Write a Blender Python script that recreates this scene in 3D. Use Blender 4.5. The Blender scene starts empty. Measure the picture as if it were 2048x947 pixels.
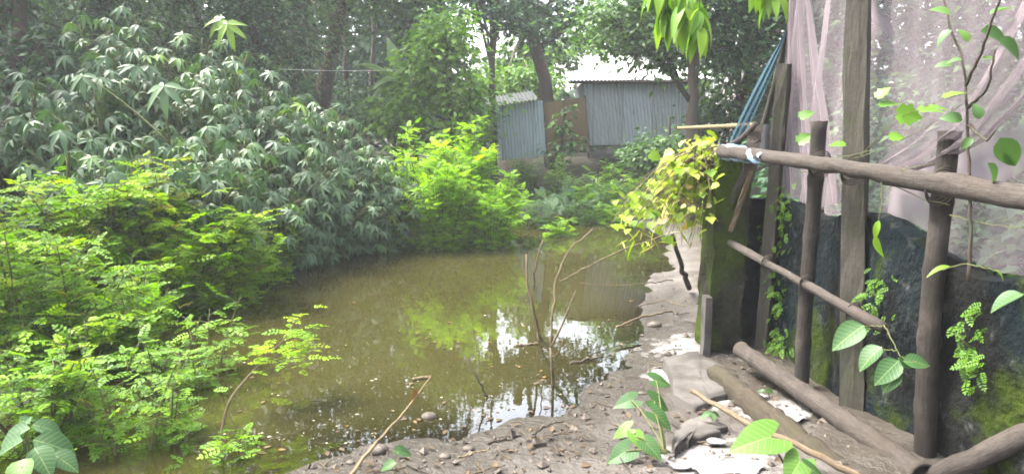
import bpy, math, random
import numpy as np
from mathutils import Vector

R = math.radians
random.seed(7)
rng = np.random.default_rng(7)
S = bpy.context.scene
COL = S.collection

# ------------------------------------------------------------------ camera
F = 1400.0                      # focal length in pixels of the 2048 px wide photograph
PITCH = R(8.5)
EYE = np.array([0.0, 0.0, 1.6])
cam_d = bpy.data.cameras.new('camera')
cam_d.sensor_width = 36.0
cam_d.lens = 36.0 * F / 2048.0
cam_d.clip_start = 0.05
cam_d.clip_end = 600.0
cam = bpy.data.objects.new('camera', cam_d)
COL.objects.link(cam)
cam.location = EYE
cam.rotation_euler = (math.pi / 2 - PITCH, 0, 0)
S.camera = cam

# ------------------------------------------------------------------ light
SUN_EL, SUN_AZ = 58.0, -76.0    # azimuth measured from +Y towards +X: from the left, a little ahead
W = bpy.data.worlds.new('World')
S.world = W
W.use_nodes = True
nt = W.node_tree
nt.nodes.clear()
sky = nt.nodes.new('ShaderNodeTexSky')
sky.sky_type = 'NISHITA'
sky.sun_disc = False
sky.sun_elevation = R(SUN_EL)
sky.sun_rotation = R(SUN_AZ)
sky.dust_density = 6.0
sky.air_density = 1.0
sky.ozone_density = 1.0
hsv = nt.nodes.new('ShaderNodeHueSaturation')
hsv.inputs['Saturation'].default_value = 0.45
bg = nt.nodes.new('ShaderNodeBackground')
bg.inputs['Strength'].default_value = 0.15
wo = nt.nodes.new('ShaderNodeOutputWorld')
nt.links.new(sky.outputs[0], hsv.inputs['Color'])
nt.links.new(hsv.outputs[0], bg.inputs['Color'])
nt.links.new(bg.outputs[0], wo.inputs['Surface'])

sd = bpy.data.lights.new('sun', 'SUN')
sd.energy = 1.7
sd.angle = R(12)
sd.color = (1.0, 0.95, 0.86)
sun = bpy.data.objects.new('sun', sd)
COL.objects.link(sun)
dvec = Vector((math.sin(R(SUN_AZ)) * math.cos(R(SUN_EL)), math.cos(R(SUN_AZ)) * math.cos(R(SUN_EL)), math.sin(R(SUN_EL))))
sun.rotation_euler = dvec.to_track_quat('Z', 'Y').to_euler()
sun.location = dvec * 40

S.view_settings.view_transform = 'Standard'
S.view_settings.look = 'None'
S.view_settings.gamma = 1.0
S.view_settings.use_curve_mapping = False
S.view_settings.exposure = 3.38
S.render.engine = 'CYCLES'
S.cycles.max_bounces = 8
S.cycles.diffuse_bounces = 4
S.cycles.glossy_bounces = 3
S.cycles.transmission_bounces = 5
S.cycles.transparent_max_bounces = 16
S.cycles.volume_bounces = 1
S.cycles.use_denoising = True
S.cycles.filter_width = 1.7
HAZE = 0.0014
KA = 0.57                       # exposure is set for the shade, so surfaces keep their low real-world albedo
ALB = 0.75                      # all living and weathered surfaces are on the dark side of their range

# ------------------------------------------------------------------ pixel helpers (photo pixel -> world point at a real depth)
CP, SP = math.cos(PITCH), math.sin(PITCH)


def ray(px, py):
    dx = (px - 1024.0) / F
    dy = -(py - 473.5) / F
    return np.array([dx, CP + dy * SP, dy * CP - SP])


def at(px, py, Y):
    d = ray(px, py)
    return EYE + d * (Y / d[1])


def atx(px, py, X):
    d = ray(px, py)
    return EYE + d * (X / d[0])


def atz(px, py, z):
    d = ray(px, py)
    return EYE + d * ((z - EYE[2]) / d[2])


# ------------------------------------------------------------------ numpy value noise
def _hash(ix, iy, s):
    h = (ix.astype(np.int64) * 374761393 + iy.astype(np.int64) * 668265263 + s * 144665) & 0xffffffff
    h = ((h ^ (h >> 13)) * 1274126177) & 0xffffffff
    return ((h ^ (h >> 16)) & 0xffff) / 65535.0


def vnoise(x, y, s=0):
    x = np.asarray(x, float); y = np.asarray(y, float)
    ix = np.floor(x); iy = np.floor(y)
    fx = x - ix; fy = y - iy
    fx = fx * fx * (3 - 2 * fx); fy = fy * fy * (3 - 2 * fy)
    a = _hash(ix, iy, s); b = _hash(ix + 1, iy, s); c = _hash(ix, iy + 1, s); d = _hash(ix + 1, iy + 1, s)
    return (a * (1 - fx) + b * fx) * (1 - fy) + (c * (1 - fx) + d * fx) * fy


def fbm(x, y, s=0, o=4):
    t = 0; a = 0.5
    for k in range(o):
        t = t + a * vnoise(x * 2 ** k + 17 * k, y * 2 ** k - 9 * k, s + k); a *= 0.5
    return t


def unit(v):
    v = np.asarray(v, float)
    n = np.linalg.norm(v, axis=-1, keepdims=True)
    return v / np.maximum(n, 1e-9)


# ------------------------------------------------------------------ mesh builder
class MB:
    def __init__(self):
        self.v = []; self.li = []; self.lc = []; self.var = []; self.uvw = []; self.n = 0

    def raw(self, V, loops, counts, var=0.5, uvw=None):
        V = np.asarray(V, float).reshape(-1, 3)
        self.v.append(V)
        self.li.append(np.asarray(loops, np.int64) + self.n)
        self.lc.append(np.asarray(counts, np.int64))
        self.var.append(np.broadcast_to(np.asarray(var, float), (len(V),)).copy())
        self.uvw.append(V.copy() if uvw is None else np.asarray(uvw, float))
        self.n += len(V)

    def faces(self, V, F_, var=0.5, uvw=None):
        self.raw(V, [i for f in F_ for i in f], [len(f) for f in F_], var, uvw)

    def grid(self, P, var=0.5, uvw=None):
        """P: (a, b, 3) array of points"""
        a, b = P.shape[:2]
        i = np.arange(a * b).reshape(a, b)
        q = np.stack([i[:-1, :-1], i[1:, :-1], i[1:, 1:], i[:-1, 1:]], -1).reshape(-1, 4)
        vv = var if np.isscalar(var) else np.asarray(var).reshape(-1)
        self.raw(P.reshape(-1, 3), q.reshape(-1), np.full(len(q), 4), vv, uvw)

    def tube(self, pts, rad, sides=8, var=0.5, cap=True, wob=0.0, rough=0.0, cut=False):
        P = np.asarray(pts, float)
        n = len(P)
        rad = np.broadcast_to(np.asarray(rad, float), (n,)) if np.ndim(rad) == 0 or len(np.atleast_1d(rad)) == n else np.interp(np.linspace(0, 1, n), np.linspace(0, 1, len(rad)), rad)
        T = np.gradient(P, axis=0)
        T = unit(T)
        ref = np.array([0.0, 0, 1]) if abs(T[0][2]) < 0.9 else np.array([1.0, 0, 0])
        A = unit(np.cross(T[0], ref)); frames = []
        for i in range(n):
            A = A - T[i] * np.dot(A, T[i]); A = A / max(np.linalg.norm(A), 1e-9)
            frames.append((A, np.cross(T[i], A)))
        ang = np.linspace(0, 2 * math.pi, sides, endpoint=False)
        L = np.concatenate([[0], np.cumsum(np.linalg.norm(np.diff(P, axis=0), axis=1))])
        V = []; U = []
        ph = rng.uniform(0, 6)
        off = rng.uniform(0, 50)
        for i in range(n):
            r = rad[i] * (1 + wob * np.sin(ang * 2 + ph + L[i] * 3) + rough * rng.normal(size=sides))
            V.append(P[i] + np.outer(np.cos(ang) * r, frames[i][0]) + np.outer(np.sin(ang) * r, frames[i][1]))
            U.append(np.stack([np.cos(ang) * rad[i] + off, np.sin(ang) * rad[i], np.full(sides, L[i])], -1))
        F_ = []
        for i in range(n - 1):
            for k in range(sides):
                k2 = (k + 1) % sides
                F_.append((i * sides + k, i * sides + k2, (i + 1) * sides + k2, (i + 1) * sides + k))
        V = list(np.concatenate(V)); U = list(np.concatenate(U))
        if cap:
            F_.append(tuple(range(sides - 1, -1, -1)))
            if cut:      # hollow cut end: rim, then an inner floor
                b0 = len(V)
                for dr, dz in ((0.72, 0.0), (0.66, -0.06)):
                    for k in range(sides):
                        c = P[-1]; o = V[(n - 1) * sides + k] - c
                        V.append(c + o * dr + T[-1] * dz); U.append(U[(n - 1) * sides + k])
                for j, (s0, s1) in enumerate((((n - 1) * sides, b0), (b0, b0 + sides))):
                    for k in range(sides):
                        k2 = (k + 1) % sides
                        F_.append((s0 + k, s0 + k2, s1 + k2, s1 + k))
                F_.append(tuple(b0 + sides + k for k in range(sides)))
            else:
                F_.append(tuple((n - 1) * sides + k for k in range(sides)))
        self.faces(np.array(V), F_, var, np.array(U))

    def box(self, c, size, rot=None, var=0.5, jit=0.0):
        s = np.array(size) / 2.0
        V = np.array([[x, y, z] for x in (-1, 1) for y in (-1, 1) for z in (-1, 1)], float) * s
        if jit: V += rng.normal(size=V.shape) * jit
        if rot is not None: V = V @ np.asarray(rot).T
        self.faces(V + np.array(c), [(0, 1, 3, 2), (4, 6, 7, 5), (0, 4, 5, 1), (2, 3, 7, 6), (0, 2, 6, 4), (1, 5, 7, 3)], var)

    def inst(self, tm, pos, xdir, nrm, scale, var):
        """many copies of a template: tm = (V, loops, counts)"""
        V, lo, co = tm
        pos = np.asarray(pos, float); N = len(pos)
        if N == 0: return
        X = unit(xdir); Z = np.asarray(nrm, float)
        Z = unit(Z - X * np.sum(X * Z, -1, keepdims=True)); Yv = np.cross(Z, X)
        sc = np.broadcast_to(np.asarray(scale, float), (N,))
        W_ = (V[None, :, 0:1] * X[:, None] + V[None, :, 1:2] * Yv[:, None] + V[None, :, 2:3] * Z[:, None]) * sc[:, None, None] + pos[:, None]
        k = len(V)
        L = (np.asarray(lo)[None] + (np.arange(N) * k)[:, None]).reshape(-1)
        C_ = np.tile(np.asarray(co), N)
        vv = np.repeat(np.broadcast_to(np.asarray(var, float), (N,)), k)
        self.raw(W_.reshape(-1, 3), L, C_, vv, np.tile(V, (N, 1)))

    def build(self, name, mat, parent=None, smooth=True, origin=None):
        me = bpy.data.meshes.new(name)
        V = np.concatenate(self.v)
        li = np.concatenate(self.li); lc = np.concatenate(self.lc)
        o = np.zeros(3)
        if parent is not None: o = np.array(parent.get('_o', (0, 0, 0)))
        elif origin is not None: o = np.asarray(origin, float)
        V = V - o
        me.vertices.add(len(V)); me.vertices.foreach_set('co', V.astype(np.float32).reshape(-1))
        me.loops.add(len(li)); me.loops.foreach_set('vertex_index', li.astype(np.int32))
        me.polygons.add(len(lc))
        st = np.concatenate([[0], np.cumsum(lc)[:-1]])
        me.polygons.foreach_set('loop_start', st.astype(np.int32))
        me.polygons.foreach_set('loop_total', lc.astype(np.int32))
        me.polygons.foreach_set('use_smooth', np.full(len(lc), smooth, bool))
        a = me.attributes.new('var', 'FLOAT', 'POINT'); a.data.foreach_set('value', np.concatenate(self.var).astype(np.float32))
        a = me.attributes.new('uvw', 'FLOAT_VECTOR', 'POINT'); a.data.foreach_set('vector', np.concatenate(self.uvw).astype(np.float32).reshape(-1))
        me.update(calc_edges=True); me.validate()
        me.materials.append(mat)
        ob = bpy.data.objects.new(name, me)
        COL.objects.link(ob)
        if parent is not None: ob.parent = parent
        elif origin is not None: ob.location = o
        return ob


def tag(o, label, cat, group=None, kind=None):
    if label: o['label'] = label
    if cat: o['category'] = cat
    if group: o['group'] = group
    if kind: o['kind'] = kind
    return o


def thing(name, label, cat, base, group=None):
    o = bpy.data.objects.new(name, None)
    o.empty_display_size = 0.1
    COL.objects.link(o)
    o.location = base
    o['_o'] = [float(x) for x in base]
    return tag(o, label, cat, group)


# ------------------------------------------------------------------ materials
def newmat(name):
    m = bpy.data.materials.new(name); m.use_nodes = True
    n = m.node_tree; n.nodes.clear()
    out = n.nodes.new('ShaderNodeOutputMaterial')
    return m, n, out


def attr(n, name):
    a = n.nodes.new('ShaderNodeAttribute'); a.attribute_name = name
    return a


def ramp(n, fac, stops):
    r = n.nodes.new('ShaderNodeValToRGB')
    e = r.color_ramp.elements
    while len(e) > 1: e.remove(e[-1])
    e[0].position = stops[0][0]; e[0].color = (*stops[0][1], 1)
    for p, c in stops[1:]:
        x = e.new(p); x.color = (*c, 1)
    n.links.new(fac, r.inputs[0])
    return r.outputs[0]


def mixc(n, fac, a, b, mode='MIX'):
    m = n.nodes.new('ShaderNodeMix'); m.data_type = 'RGBA'; m.blend_type = mode
    for s, v in ((m.inputs[0], fac), (m.inputs[6], a), (m.inputs[7], b)):
        if isinstance(v, (int, float)): s.default_value = v
        elif isinstance(v, tuple): s.default_value = (*v, 1)
        else: n.links.new(v, s)
    return m.outputs[2]


def noise(n, vec, scale, detail=4, rough=0.55, dist=0.0):
    t = n.nodes.new('ShaderNodeTexNoise')
    t.inputs['Scale'].default_value = scale; t.inputs['Detail'].default_value = detail
    t.inputs['Roughness'].default_value = rough; t.inputs['Distortion'].default_value = dist
    if vec is not None: n.links.new(vec, t.inputs['Vector'])
    return t.outputs[0]


def scaled(n, vec, s):
    m = n.nodes.new('ShaderNodeVectorMath'); m.operation = 'MULTIPLY'
    n.links.new(vec, m.inputs[0]); m.inputs[1].default_value = s
    return m.outputs[0]


def math_(n, op, a, b=None, clamp=False):
    m = n.nodes.new('ShaderNodeMath'); m.operation = op; m.use_clamp = clamp
    for s, v in ((m.inputs[0], a), (m.inputs[1], b)):
        if v is None: continue
        if isinstance(v, (int, float)): s.default_value = v
        else: n.links.new(v, s)
    return m.outputs[0]


def wpos(n):
    return n.nodes.new('ShaderNodeNewGeometry').outputs['Position']


def bump(n, h, strength, dist=0.02):
    b = n.nodes.new('ShaderNodeBump'); b.inputs['Strength'].default_value = strength; b.inputs['Distance'].default_value = dist
    n.links.new(h, b.inputs['Height'])
    return b.outputs[0]


def principled(n, out, col, rough=0.7, nrm=None, spec=0.5, metal=0.0):
    p = n.nodes.new('ShaderNodeBsdfPrincipled')
    if isinstance(col, tuple): col = tuple(x * KA for x in col)
    elif not isinstance(col, (int, float)): col = mixc(n, 1.0, col, (KA, KA, KA), 'MULTIPLY')
    for s, v in ((p.inputs['Base Color'], col), (p.inputs['Roughness'], rough), (p.inputs['Metallic'], metal)):
        if isinstance(v, (int, float)): s.default_value = v
        elif isinstance(v, tuple): s.default_value = (*v, 1)
        else: n.links.new(v, s)
    p.inputs['Specular IOR Level'].default_value = spec * KA
    if nrm is not None: n.links.new(nrm, p.inputs['Normal'])
    if out is not None: n.links.new(p.outputs[0], out.inputs['Surface'])
    return p


def kc(c, k=None):
    return tuple(x * (ALB if k is None else k) for x in c)


def leaf_mat(name, stops, trans=0.35, rough=0.4, spec=0.5, glow=(1.25, 1.3, 0.5), veins=False):
    m, n, out = newmat(name)
    stops = [(p, kc(c)) for p, c in stops]
    c = ramp(n, attr(n, 'var').outputs['Fac'], stops)
    nz = noise(n, wpos(n), 3.0, 2)
    c = mixc(n, math_(n, 'MULTIPLY', nz, 0.55), c, stops[0][1])
    nrm = None
    if veins:
        sx = n.nodes.new('ShaderNodeSeparateXYZ'); n.links.new(attr(n, 'uvw').outputs['Vector'], sx.inputs[0])
        ay = math_(n, 'ABSOLUTE', sx.outputs[1])
        w = math_(n, 'FRACT', math_(n, 'MULTIPLY', math_(n, 'SUBTRACT', sx.outputs[0], math_(n, 'MULTIPLY', ay, 0.75)), 8.0))
        side = math_(n, 'LESS_THAN', math_(n, 'ABSOLUTE', math_(n, 'SUBTRACT', w, 0.5)), 0.07)
        vein = math_(n, 'MAXIMUM', math_(n, 'MULTIPLY', side, 0.6), math_(n, 'LESS_THAN', ay, 0.014))
        bl = noise(n, scaled(n, wpos(n), (1, 1, 1)), 42.0, 4, .7)
        c = mixc(n, ramp(n, bl, [(0.60, (0, 0, 0)), (0.72, (.7, .7, .7))]), c, kc((0.16, 0.15, 0.04)))
        c = mixc(n, math_(n, 'MULTIPLY', vein, 0.5), c, kc((0.34, 0.46, 0.16)))
        nrm = bump(n, math_(n, 'ADD', math_(n, 'MULTIPLY', vein, -1.0), math_(n, 'MULTIPLY', bl, .6)), 0.5, 0.006)
    p = principled(n, None, c, rough, nrm, spec=spec)
    t = n.nodes.new('ShaderNodeBsdfTranslucent')
    n.links.new(mixc(n, 1.0, c, tuple(x * KA for x in glow), 'MULTIPLY'), t.inputs['Color'])
    mx = n.nodes.new('ShaderNodeMixShader'); mx.inputs[0].default_value = trans
    n.links.new(p.outputs[0], mx.inputs[1]); n.links.new(t.outputs[0], mx.inputs[2])
    n.links.new(mx.outputs[0], out.inputs['Surface'])
    return m


def bark_mat(name, c1, c2, c3=None, fibre=(14, 14, 1.6), scale=5.0, rough=0.9, bs=0.9, nodes=None):
    m, n, out = newmat(name)
    c1, c2 = kc(c1), kc(c2)
    c3 = kc(c3) if c3 is not None else None
    u = attr(n, 'uvw').outputs['Vector']
    a = noise(n, scaled(n, u, fibre), scale, 8, 0.72)
    c = ramp(n, a, [(0.3, c1), (0.7, c2)])
    if c3 is not None:
        b = noise(n, wpos(n), 5.0, 5, 0.6)
        c = mixc(n, ramp(n, b, [(0.5, (0, 0, 0)), (0.66, (1, 1, 1))]), c, c3)
    d = noise(n, wpos(n), 38.0, 5, 0.7)
    c = mixc(n, math_(n, 'MULTIPLY', ramp(n, d, [(0.50, (0, 0, 0)), (0.68, (1, 1, 1))]), 0.55), c, kc(c1, .7))
    principled(n, out, c, rough, bump(n, math_(n, 'ADD', a, math_(n, 'MULTIPLY', d, .5)), bs, 0.012), 0.3)
    return m


M = {}
M['lime'] = leaf_mat('lime_leaf', [(0.0, (0.17, 0.40, 0.010)), (0.45, (0.37, 0.76, 0.018)), (0.8, (0.52, 0.92, 0.024)), (1.0, (0.66, 0.90, 0.03))], 0.48, 0.5, 0.3)
M['fine'] = leaf_mat('fine_leaf', [(0.0, (0.08, 0.20, 0.010)), (0.45, (0.29, 0.60, 0.014)), (0.85, (0.54, 0.78, 0.016)), (0.97, (0.40, 0.36, 0.02)), (1.0, (0.5, 0.36, 0.02))], 0.45, 0.5, 0.3)
M['fine_cool'] = leaf_mat('fine_leaf_cool', [(0.0, (0.08, 0.20, 0.012)), (0.6, (0.24, 0.50, 0.02)), (1.0, (0.42, 0.68, 0.025))], 0.38, 0.5, 0.3)
M['palm'] = leaf_mat('palmate_leaf', [(0.0, (0.04, 0.10, 0.036)), (0.6, (0.14, 0.25, 0.105)), (0.9, (0.22, 0.38, 0.10)), (1.0, (0.32, 0.54, 0.04))], 0.25, 0.5, 0.55, (1.1, 1.3, 0.6))
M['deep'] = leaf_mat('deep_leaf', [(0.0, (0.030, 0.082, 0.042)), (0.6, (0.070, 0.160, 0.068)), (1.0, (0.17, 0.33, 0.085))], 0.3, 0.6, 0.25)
M['mid'] = leaf_mat('mid_leaf', [(0.0, (0.05, 0.125, 0.030)), (0.6, (0.115, 0.26, 0.048)), (1.0, (0.26, 0.48, 0.07))], 0.35, 0.45, 0.5)
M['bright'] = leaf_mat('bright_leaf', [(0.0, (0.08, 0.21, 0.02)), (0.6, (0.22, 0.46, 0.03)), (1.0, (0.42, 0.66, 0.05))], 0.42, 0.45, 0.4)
M['banana'] = leaf_mat('banana_leaf', [(0.0, (0.10, 0.22, 0.05)), (1.0, (0.25, 0.40, 0.12))], 0.4, 0.4, 0.6)
M['yellow'] = leaf_mat('yellow_leaf', [(0.0, (0.14, 0.28, 0.015)), (0.4, (0.32, 0.50, 0.02)), (0.72, (0.52, 0.60, 0.06)), (0.9, (0.80, 0.70, 0.30)), (1.0, (0.5, 0.33, 0.1))], 0.42, 0.5, 0.3, (1.2, 1.2, 0.6))
M['taro'] = leaf_mat('taro_leaf', [(0.0, (0.032, 0.10, 0.034)), (0.6, (0.06, 0.165, 0.035)), (1.0, (0.15, 0.32, 0.022))], 0.3, 0.5, 0.4, veins=True)
M['dry'] = leaf_mat('dry_leaf', [(0.0, (0.07, 0.045, 0.025)), (0.5, (0.16, 0.11, 0.055)), (0.8, (0.26, 0.19, 0.07)), (1.0, (0.32, 0.15, 0.03))], 0.15, 0.7, 0.3, (1, .9, .6))
M['stem'] = bark_mat('green_stem', (0.10, 0.12, 0.04), (0.20, 0.20, 0.08))
M['twig'] = bark_mat('dry_twig', (0.11, 0.08, 0.05), (0.25, 0.19, 0.12))
M['straw'] = bark_mat('straw_stem', (0.17, 0.125, 0.07), (0.32, 0.25, 0.14))
M['bark'] = bark_mat('tree_bark', (0.05, 0.038, 0.028), (0.14, 0.105, 0.08), (0.07, 0.08, 0.05))
M['bark_red'] = bark_mat('brown_bark', (0.07, 0.045, 0.03), (0.17, 0.11, 0.075), (0.09, 0.08, 0.06))
M['bamboo_old'] = bark_mat('weathered_bamboo', (0.022, 0.018, 0.014), (0.052, 0.043, 0.035), (0.08, 0.068, 0.056), (22, 22, 1.0))
M['timber'] = bark_mat('grey_timber', (0.048, 0.043, 0.033), (0.115, 0.104, 0.084), (0.06, 0.065, 0.035), (18, 18, 0.9))
M['log'] = bark_mat('grey_log', (0.045, 0.036, 0.030), (0.115, 0.097, 0.083), (0.075, 0.06, 0.046), (10, 10, 2.0))
M['rot'] = bark_mat('rotten_log', (0.035, 0.028, 0.019), (0.09, 0.073, 0.048), (0.06, 0.055, 0.028), (10, 10, 1.2))


def mat_ground():
    m, n, out = newmat('mud_ground')
    p = wpos(n)
    z = attr(n, 'var').outputs['Fac']            # 0 wet mud, 0.5 dry mud, 1 leaf litter under the trees
    a = noise(n, p, 3.0, 8, 0.62)
    b = noise(n, p, 22.0, 6, 0.6)
    wet = mixc(n, a, (0.028, 0.023, 0.017), (0.052, 0.043, 0.032))
    dry = mixc(n, ramp(n, a, [(0.36, (0, 0, 0)), (0.62, (1, 1, 1))]), (0.060, 0.051, 0.044), (0.125, 0.112, 0.100))
    dry = mixc(n, ramp(n, b, [(0.55, (0, 0, 0)), (0.72, (1, 1, 1))]), dry, (0.07, 0.058, 0.048))
    lit = mixc(n, ramp(n, b, [(0.4, (0, 0, 0)), (0.65, (1, 1, 1))]), (0.026, 0.021, 0.014), (0.065, 0.052, 0.034))
    lit = mixc(n, ramp(n, a, [(0.5, (0, 0, 0)), (0.65, (1, 1, 1))]), lit, (0.028, 0.05, 0.014))
    c = mixc(n, math_(n, 'MULTIPLY', z, 2.0, True), wet, dry)
    c = mixc(n, math_(n, 'SUBTRACT', math_(n, 'MULTIPLY', z, 2.0), 1.0, True), c, lit)

    # pale plaster and lime stains trodden into the mud beside the fence
    for (x, y, r) in ((1.36, 5.25, 0.42), (1.08, 4.75, 0.25), (1.02, 3.2, 0.42), (1.55, 3.9, 0.3), (1.25, 4.1, 0.16)):
        sb = n.nodes.new('ShaderNodeVectorMath'); sb.operation = 'DISTANCE'
        n.links.new(scaled(n, p, (1, 1, 0)), sb.inputs[0]); sb.inputs[1].default_value = (x, y, 0)
        d = math_(n, 'SUBTRACT', 1.0, math_(n, 'DIVIDE', sb.outputs['Value'], r))
        d = math_(n, 'ADD', d, math_(n, 'MULTIPLY', math_(n, 'SUBTRACT', noise(n, p, 6.0, 6, 0.65), 0.55), 2.8))
        c = mixc(n, math_(n, 'MULTIPLY', d, 2.5, True), c, (0.21, 0.195, 0.185))
    h = math_(n, 'ADD', a, math_(n, 'MULTIPLY', b, 0.6))
    rg = math_(n, 'ADD', 0.35, math_(n, 'MULTIPLY', z, 0.9), True)
    principled(n, out, c, rg, bump(n, h, 0.8, 0.05), 0.4)
    return m


def mat_water():
    m, n, out = newmat('pond_water')
    p = wpos(n)
    dep = attr(n, 'var').outputs['Fac']
    a = noise(n, p, 0.8, 3)
    col = mixc(n, a, (0.027, 0.0255, 0.0075), (0.048, 0.0435, 0.013))
    hgt = math_(n, 'ADD', noise(n, p, 2.0, 3), math_(n, 'MULTIPLY', noise(n, p, 11.0, 3), 0.12))
    nr = bump(n, hgt, 0.035, 0.05)
    d = n.nodes.new('ShaderNodeBsdfDiffuse'); n.links.new(mixc(n, 1.0, col, (KA, KA, KA), 'MULTIPLY'), d.inputs['Color'])
    t = n.nodes.new('ShaderNodeBsdfTransparent'); t.inputs['Color'].default_value = (0.75, 0.7, 0.5, 1)
    mx = n.nodes.new('ShaderNodeMixShader')
    n.links.new(math_(n, 'SUBTRACT', 1.0, math_(n, 'POWER', 2.718, math_(n, 'MULTIPLY', dep, -14.0)), True), mx.inputs[0])
    n.links.new(t.outputs[0], mx.inputs[1]); n.links.new(d.outputs[0], mx.inputs[2])
    g = n.nodes.new('ShaderNodeBsdfGlossy'); g.inputs['Roughness'].default_value = 0.012
    n.links.new(nr, g.inputs['Normal'])
    fr = n.nodes.new('ShaderNodeFresnel'); fr.inputs['IOR'].default_value = 1.9
    n.links.new(nr, fr.inputs['Normal'])
    m2 = n.nodes.new('ShaderNodeMixShader')
    n.links.new(fr.outputs[0], m2.inputs[0]); n.links.new(mx.outputs[0], m2.inputs[1]); n.links.new(g.outputs[0], m2.inputs[2])
    n.links.new(m2.outputs[0], out.inputs['Surface'])
    return m


def mat_tin(name, c1, c2, rust, rough=0.45, rustlow=None):
    m, n, out = newmat(name)
    p = wpos(n)
    a = noise(n, scaled(n, p, (1, 1, 0.25)), 4.0, 5)
    c = mixc(n, a, c1, c2)
    sp = n.nodes.new('ShaderNodeSeparateXYZ'); n.links.new(p, sp.inputs[0])
    wn = n.nodes.new('ShaderNodeTexWhiteNoise'); wn.noise_dimensions = '1D'
    sheet = math_(n, 'DIVIDE', math_(n, 'ADD', sp.outputs[0], 0.23), 0.72)
    n.links.new(math_(n, 'FLOOR', sheet), wn.inputs['W'])
    c = mixc(n, math_(n, 'MULTIPLY', wn.outputs['Value'], 0.35), c, kc(rust, 1.0))
    seam = math_(n, 'LESS_THAN', math_(n, 'FRACT', sheet), 0.03)
    c = mixc(n, math_(n, 'MULTIPLY', seam, 0.6), c, kc(rust, .5))
    b = noise(n, scaled(n, p, (2, 2, 0.5)), 3.0, 6, 0.7)
    c = mixc(n, ramp(n, b, [(0.55, (0, 0, 0)), (0.72, (0.8, 0.8, 0.8))]), c, rust)
    if rustlow is not None:
        sx = n.nodes.new('ShaderNodeSeparateXYZ'); n.links.new(p, sx.inputs[0])
        f = math_(n, 'ADD', math_(n, 'MULTIPLY', math_(n, 'SUBTRACT', rustlow, sx.outputs[2]), 4.0), math_(n, 'MULTIPLY', math_(n, 'SUBTRACT', b, 0.5), 2.0), True)
        c = mixc(n, f, c, (0.20, 0.17, 0.10))
    principled(n, out, c, rough, None, 0.5, 0.35)
    return m


def mat_moss(name, c1, c2, moss, blue=None, amount=0.5):
    m, n, out = newmat(name)
    p = wpos(n)
    a = noise(n, p, 3.0, 7, 0.65)
    b = noise(n, p, 1.7, 6, 0.6, 0.4)
    f = noise(n, p, 24.0, 4)
    c = mixc(n, ramp(n, a, [(0.35, (0, 0, 0)), (0.7, (1, 1, 1))]), c1, c2)
    if blue is not None:
        b2 = noise(n, scaled(n, p, (1, 1, 0.6)), 1.3, 4)
        c = mixc(n, ramp(n, b2, [(0.48, (0, 0, 0)), (0.62, (0.75, 0.75, 0.75))]), c, blue)
        c = mixc(n, ramp(n, noise(n, p, 9.0, 6, 0.7), [(0.58, (0, 0, 0)), (0.72, (0.8, 0.8, 0.8))]), c, (0.085, 0.09, 0.082))
    c = mixc(n, ramp(n, b, [(amount, (0, 0, 0)), (amount + 0.12, (1, 1, 1))]), c, moss)
    principled(n, out, c, 0.95, bump(n, math_(n, 'ADD', a, math_(n, 'MULTIPLY', f, 0.4)), 0.9, 0.05), 0.08)
    return m


def mat_net(name, col, lo, hi, trans=0.5):
    m, n, out = newmat(name)
    lw = n.nodes.new('ShaderNodeLayerWeight'); lw.inputs[0].default_value = 0.35
    p = wpos(n)
    st = noise(n, scaled(n, p, (1, 1, 0.3)), 2.2, 4)
    v = attr(n, 'var').outputs['Fac']
    op = math_(n, 'ADD', math_(n, 'MULTIPLY', lw.outputs['Facing'], hi - lo), lo)
    op = math_(n, 'ADD', op, math_(n, 'MULTIPLY', math_(n, 'SUBTRACT', st, 0.5), 0.35))
    op = math_(n, 'ADD', op, math_(n, 'MULTIPLY', v, 0.5), True)
    d = n.nodes.new('ShaderNodeBsdfDiffuse'); d.inputs['Color'].default_value = (*[x * KA for x in col], 1)
    t = n.nodes.new('ShaderNodeBsdfTranslucent'); t.inputs['Color'].default_value = (*[x * KA for x in col], 1)
    a = n.nodes.new('ShaderNodeMixShader'); a.inputs[0].default_value = trans
    n.links.new(d.outputs[0], a.inputs[1]); n.links.new(t.outputs[0], a.inputs[2])
    tr = n.nodes.new('ShaderNodeBsdfTransparent')
    b = n.nodes.new('ShaderNodeMixShader')
    n.links.new(op, b.inputs[0]); n.links.new(tr.outputs[0], b.inputs[1]); n.links.new(a.outputs[0], b.inputs[2])
    n.links.new(b.outputs[0], out.inputs['Surface'])
    return m


def mat_plain(name, c1, c2, scale=6.0, rough=0.8, bs=0.4):
    m, n, out = newmat(name)
    a = noise(n, wpos(n), scale, 6, 0.62)
    principled(n, out, mixc(n, ramp(n, a, [(0.35, (0, 0, 0)), (0.68, (1, 1, 1))]), c1, c2), rough, bump(n, a, bs, 0.02), 0.3)
    return m


M['ground'] = mat_ground()
M['water'] = mat_water()
M['tin'] = mat_tin('blue_grey_tin', (0.24, 0.29, 0.31), (0.33, 0.38, 0.39), (0.17, 0.17, 0.14), 0.5, 1.02)
M['tin_small'] = mat_tin('pale_blue_tin', (0.27, 0.36, 0.38), (0.36, 0.44, 0.45), (0.20, 0.21, 0.18), 0.5)
M['tin_roof'] = mat_tin('bright_roof_tin', (0.85, 0.85, 0.83), (0.95, 0.95, 0.93), (0.7, 0.68, 0.6), 0.4)
M['tin_moss'] = mat_tin('mossy_roof_tin', (0.38, 0.40, 0.34), (0.52, 0.52, 0.46), (0.22, 0.22, 0.14), 0.6)
M['rust'] = mat_tin('rusty_sheet', (0.13, 0.092, 0.04), (0.20, 0.145, 0.07), (0.085, 0.055, 0.028), 0.8)
M['dark_wood'] = bark_mat('dark_wood', (0.05, 0.04, 0.03), (0.11, 0.09, 0.07))
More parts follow.
